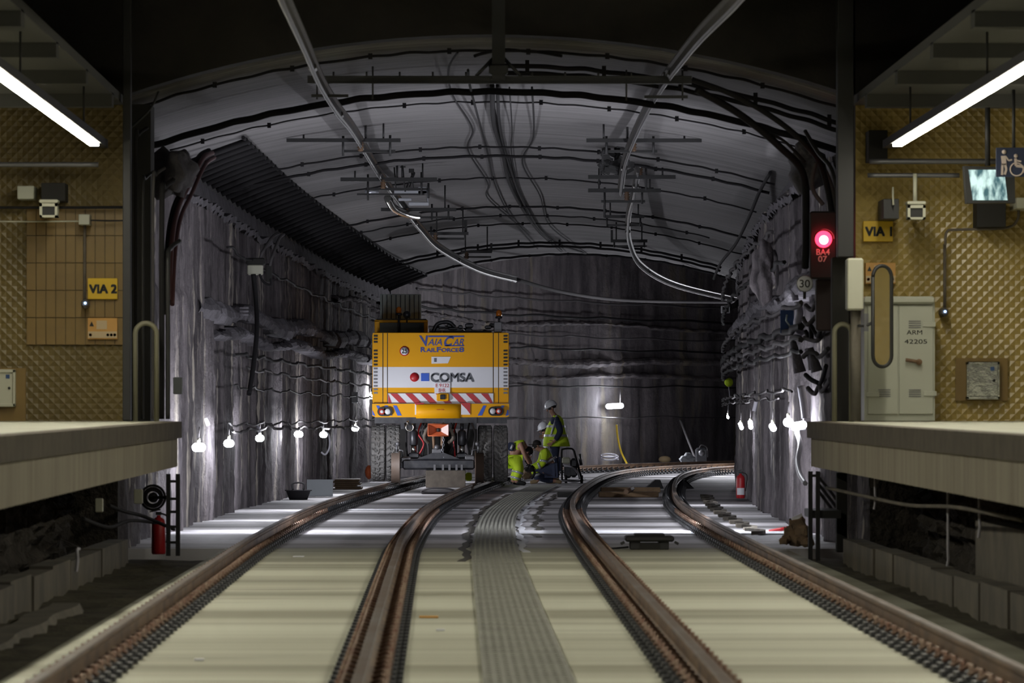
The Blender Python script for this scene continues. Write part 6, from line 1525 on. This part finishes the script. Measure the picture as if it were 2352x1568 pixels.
ringband(J['waist'][0], J['chest'][0], .15, .20, .05, 'reflect', root); ringband(J['shL'][0], J['elL'][0], .75, .085, .05, 'reflect', root); ringband(J['elL'][0], J['wrL'][0], .35, .075, .05, 'reflect', root)
ringband(J['knL'][0], J['anL'][0], .5, .092, .05, 'reflect', root); ringband(J['knL'][0], J['anL'][0], .25, .094, .05, 'hivis', root, 'yellow_band')
for sd, dx in (('L', -.1), ('R', .08)):
    a, t_ = J['an'+sd][0], J['to'+sd][0]; skin('boot', {'pelvis': (a, .062, .062), 'ball': (t_, .052, .045), 'tip': (t_+(t_-a)*.3, .042, .04)}, [('pelvis', 'ball'), ('ball', 'tip')], 'khaki', root)
hand(J['wrL'][0], (-1, 0, -.4), (0, 1, 0), root, 1, 1.1, .8, 'cable', 'glove'); hand(J['wrR'][0], (-1, 0, -.4), (0, -1, 0), root, -1, 1.1, .8, 'cable', 'glove')
head_bits(J['skull'][0], (-.75, -.2, -.6), (-.4, 0, 1), root, True, None, 1.05)
mb = MB(); mb.lathe(J['skull'][0]+V3(0, 0, .03), [(.105, -.01), (.104, .03), (.085, .075), (.04, .10), (0, .105)], 'Z', 18); mb.box(J['skull'][0]+V3(-.13, 0, .03), (.10, .14, .015), bev=.005); mb.build('cap', 'hair', root)
# --- bent worker beside the tyre
D = 125.0; B = V3(P(1188, 0, D).x, D, 0)
root = thing('person', B, 'person bending low in yellow trousers and vest, half hidden by the right tyre', 'person')
J = {'pelvis': (b(-.06, 0, .62), .15, .15), 'waist': (b(-.05, 0, .76), .14, .15), 'chest': (b(.05, 0, .90), .15, .18), 'neckb': (b(.13, 0, .90), .09, .10), 'neck': (b(.18, 0, .84), .06, .06), 'jaw': (b(.22, 0, .79), .068, .062), 'skull': (b(.24, 0, .73), .09, .08),
     'shL': (b(.08, -.19, .90), .07, .07), 'elL': (b(.17, -.22, .66), .048, .048), 'wrL': (b(.27, -.16, .47), .032, .032), 'shR': (b(.08, .19, .90), .07, .07), 'elR': (b(.22, .22, .66), .048, .048), 'wrR': (b(.32, .12, .47), .032, .032),
     'hpL': (b(-.06, -.10, .56), .125, .125), 'knL': (b(.06, -.13, .38), .095, .095), 'anL': (b(-.04, -.13, .09), .06, .06), 'toL': (b(.14, -.14, .05), .05, .05),
     'hpR': (b(-.06, .10, .56), .125, .125), 'knR': (b(.02, .14, .38), .095, .095), 'anR': (b(-.10, .14, .09), .06, .06), 'toR': (b(.06, .14, .05), .05, .05)}
skin('body', J, ED, 'skin', root)
cloth('trousers', J, ['pelvis', 'hpL', 'knL', 'anL', 'hpR', 'knR', 'anR'], .028, 'hivis', root, 'pelvis')
cloth('shirt', J, ['waist', 'chest', 'neckb', 'shL', 'shR'], .035, 'hivis', root, 'waist')
cloth('lower_shirt', {k: J[k] for k in ('pelvis', 'waist')}, ['pelvis', 'waist'], .03, 'kerb', root, 'pelvis')
mb = MB(); mb.tube([b(-.14, -.20, .86), b(-.13, .20, .86)], .10, 10); mb.build('rolled_jacket', 'navycloth', root); mb = MB(); mb.tube([b(-.10, -.21, .90), b(-.14, -.21, .80)], .03, 8); mb.build('reflective_band', 'reflect', root)
for sd in ('L', 'R'):
    ringband(J['kn'+sd][0], J['an'+sd][0], .30, .112, .05, 'reflect', root); ringband(J['kn'+sd][0], J['an'+sd][0], .75, .100, .05, 'reflect', root)
    a, t_ = J['an'+sd][0], J['to'+sd][0]; skin('boot', {'pelvis': (a+V3(0, 0, -.01), .07, .065), 'ball': (t_, .055, .05), 'tip': (t_+V3(.06, 0, -.01), .045, .04)}, [('pelvis', 'ball'), ('ball', 'tip')], 'ink', root)
hand(J['wrL'][0], (.4, 0, -1), (0, 1, 0), root, 1, 1.1, .8, 'cable', 'glove'); hand(J['wrR'][0], (.4, 0, -1), (0, -1, 0), root, -1, 1.1, .8, 'cable', 'glove')
head_bits(J['skull'][0], (.55, 0, -.75), (.7, 0, .5), root, True, None, 1.05)
# --- fourth worker behind the standing one
D = 133.0; B = V3(P(1256, 0, D).x, D, 0)
root = thing('person', B, 'person crouching in white helmet and pale top, mostly hidden behind the standing person', 'person')
J = {'pelvis': (b(.16, 0, .45), .15, .15), 'waist': (b(.10, 0, .62), .14, .15), 'chest': (b(.03, 0, .85), .14, .16), 'neckb': (b(.0, 0, 1.0), .085, .10), 'neck': (b(-.02, 0, 1.05), .06, .06), 'jaw': (b(-.06, 0, 1.11), .068, .062), 'skull': (b(-.06, 0, 1.20), .09, .08),
     'shL': (b(.02, -.18, .94), .07, .07), 'elL': (b(-.05, -.20, .70), .048, .048), 'wrL': (b(-.12, -.18, .50), .032, .032), 'shR': (b(.02, .18, .94), .07, .07), 'elR': (b(.0, .22, .70), .048, .048), 'wrR': (b(-.10, .16, .50), .032, .032),
     'hpL': (b(.16, -.10, .42), .12, .12), 'knL': (b(-.12, -.13, .48), .08, .08), 'anL': (b(.04, -.13, .09), .055, .055), 'toL': (b(-.12, -.13, .05), .045, .045),
     'hpR': (b(.16, .10, .42), .12, .12), 'knR': (b(-.10, .13, .48), .08, .08), 'anR': (b(.06, .13, .09), .055, .055), 'toR': (b(-.10, .13, .05), .045, .045)}
skin('body', J, ED, 'skin', root); cloth('trousers', J, ['pelvis', 'hpL', 'knL', 'anL', 'hpR', 'knR', 'anR'], .022, 'navycloth', root, 'pelvis')
cloth('jacket', J, ['waist', 'chest', 'neckb', 'shL', 'elL', 'wrL', 'shR', 'elR', 'wrR'], .02, 'white', root, 'waist')
for sd in ('L', 'R'):
    a, t_ = J['an'+sd][0], J['to'+sd][0]; skin('boot', {'pelvis': (a, .062, .062), 'ball': (t_, .052, .045), 'tip': (t_+V3(-.05, 0, -.01), .042, .04)}, [('pelvis', 'ball'), ('ball', 'tip')], 'ink', root)
hand(J['wrL'][0], (-.4, 0, -1), (0, 1, 0), root, 1, 1.1, .5); hand(J['wrR'][0], (-.4, 0, -1), (0, -1, 0), root, -1, 1.1, .5)
head_bits(J['skull'][0], (-.9, -.3, -.35), (-.1, 0, 1), root, True, 'helmet', 1.05)
# tool the bent and kneeling workers hold over the rail, and the hand cart
pipe('hand_tool', [P(1208, 1058, 125.5), P(1218, 1072, 126), P(1228, 1084, 126.3), P(1222, 1098, 126.5)], .03, 'cable', 'dark tool held low between the bending and the kneeling person', 'tool')
lump('gravel_heap', 1196, 1078, 1226, 1100, 129, .5, 'rock', 'low heap of broken mortar behind the two crouching workers', 'heap', 3, .2)
D = 129.0; root = thing('hand_cart', P(1310, 1108, D), 'black tubular cart with a machine on it, right of the standing person', 'cart')
m = MB(); m.tube(smooth_pts([P(1291, 1102, D), P(1290, 1040, D), P(1294, 1031, D), P(1312, 1030, D), P(1318, 1034, D)], 4), .022, 7); m.tube([P(1318, 1034, D), P(1332, 1085, D), P(1338, 1104, D)], .026, 7); m.tube([P(1292, 1070, D), P(1328, 1072, D)], .02, 6); m.tube([P(1291, 1102, D), P(1338, 1104, D)], .02, 6); m.build('cart_frame', 'cable', root)
m = MB(); pbox(m, 1291, 1050, 1310, 1065, D-.1, D+.3, bev=.03); q = m.build('motor_cover', 'ivory', root)
m = MB(); pbox(m, 1310, 1052, 1326, 1096, D, D+.4, bev=.05); pbox(m, 1296, 1068, 1312, 1098, D+.1, D+.4, bev=.04); m.build('machine_body', 'oilblack', root)
m = MB(); m.tube(smooth_pts([P(1296, 1070, D-.15), P(1312, 1072, D-.2), P(1326, 1084, D-.2), P(1331, 1100, D-.2)]), .022, 7); m.build('white_hose', 'whitetag', root)
for px in (1300, 1336):
    m = MB(); c = P(px, 1102, D); c.z = .09; m.lathe(c, [(.03, -.03), (.09, -.03), (.09, .03), (.03, .03)], 'X', 18, cap=False); m.lathe(c, [(0, 0), (.085, 0)], 'X', 18); m.build('cart_wheel', 'cable', root)
m = MB(); m.tube([P(1331, 1042, D+.2), P(1335, 1068, D+.2)], .035, 8); m.build('grip', 'greysteel', root)
pipe('floor_hose', [P(1288, 1106, 127.5), P(1300, 1104, 128), P(1322, 1106, 128.5), P(1345, 1100, 130)], .02, 'whitetag', 'pale hose lying on the slab beside the cart', 'hose')
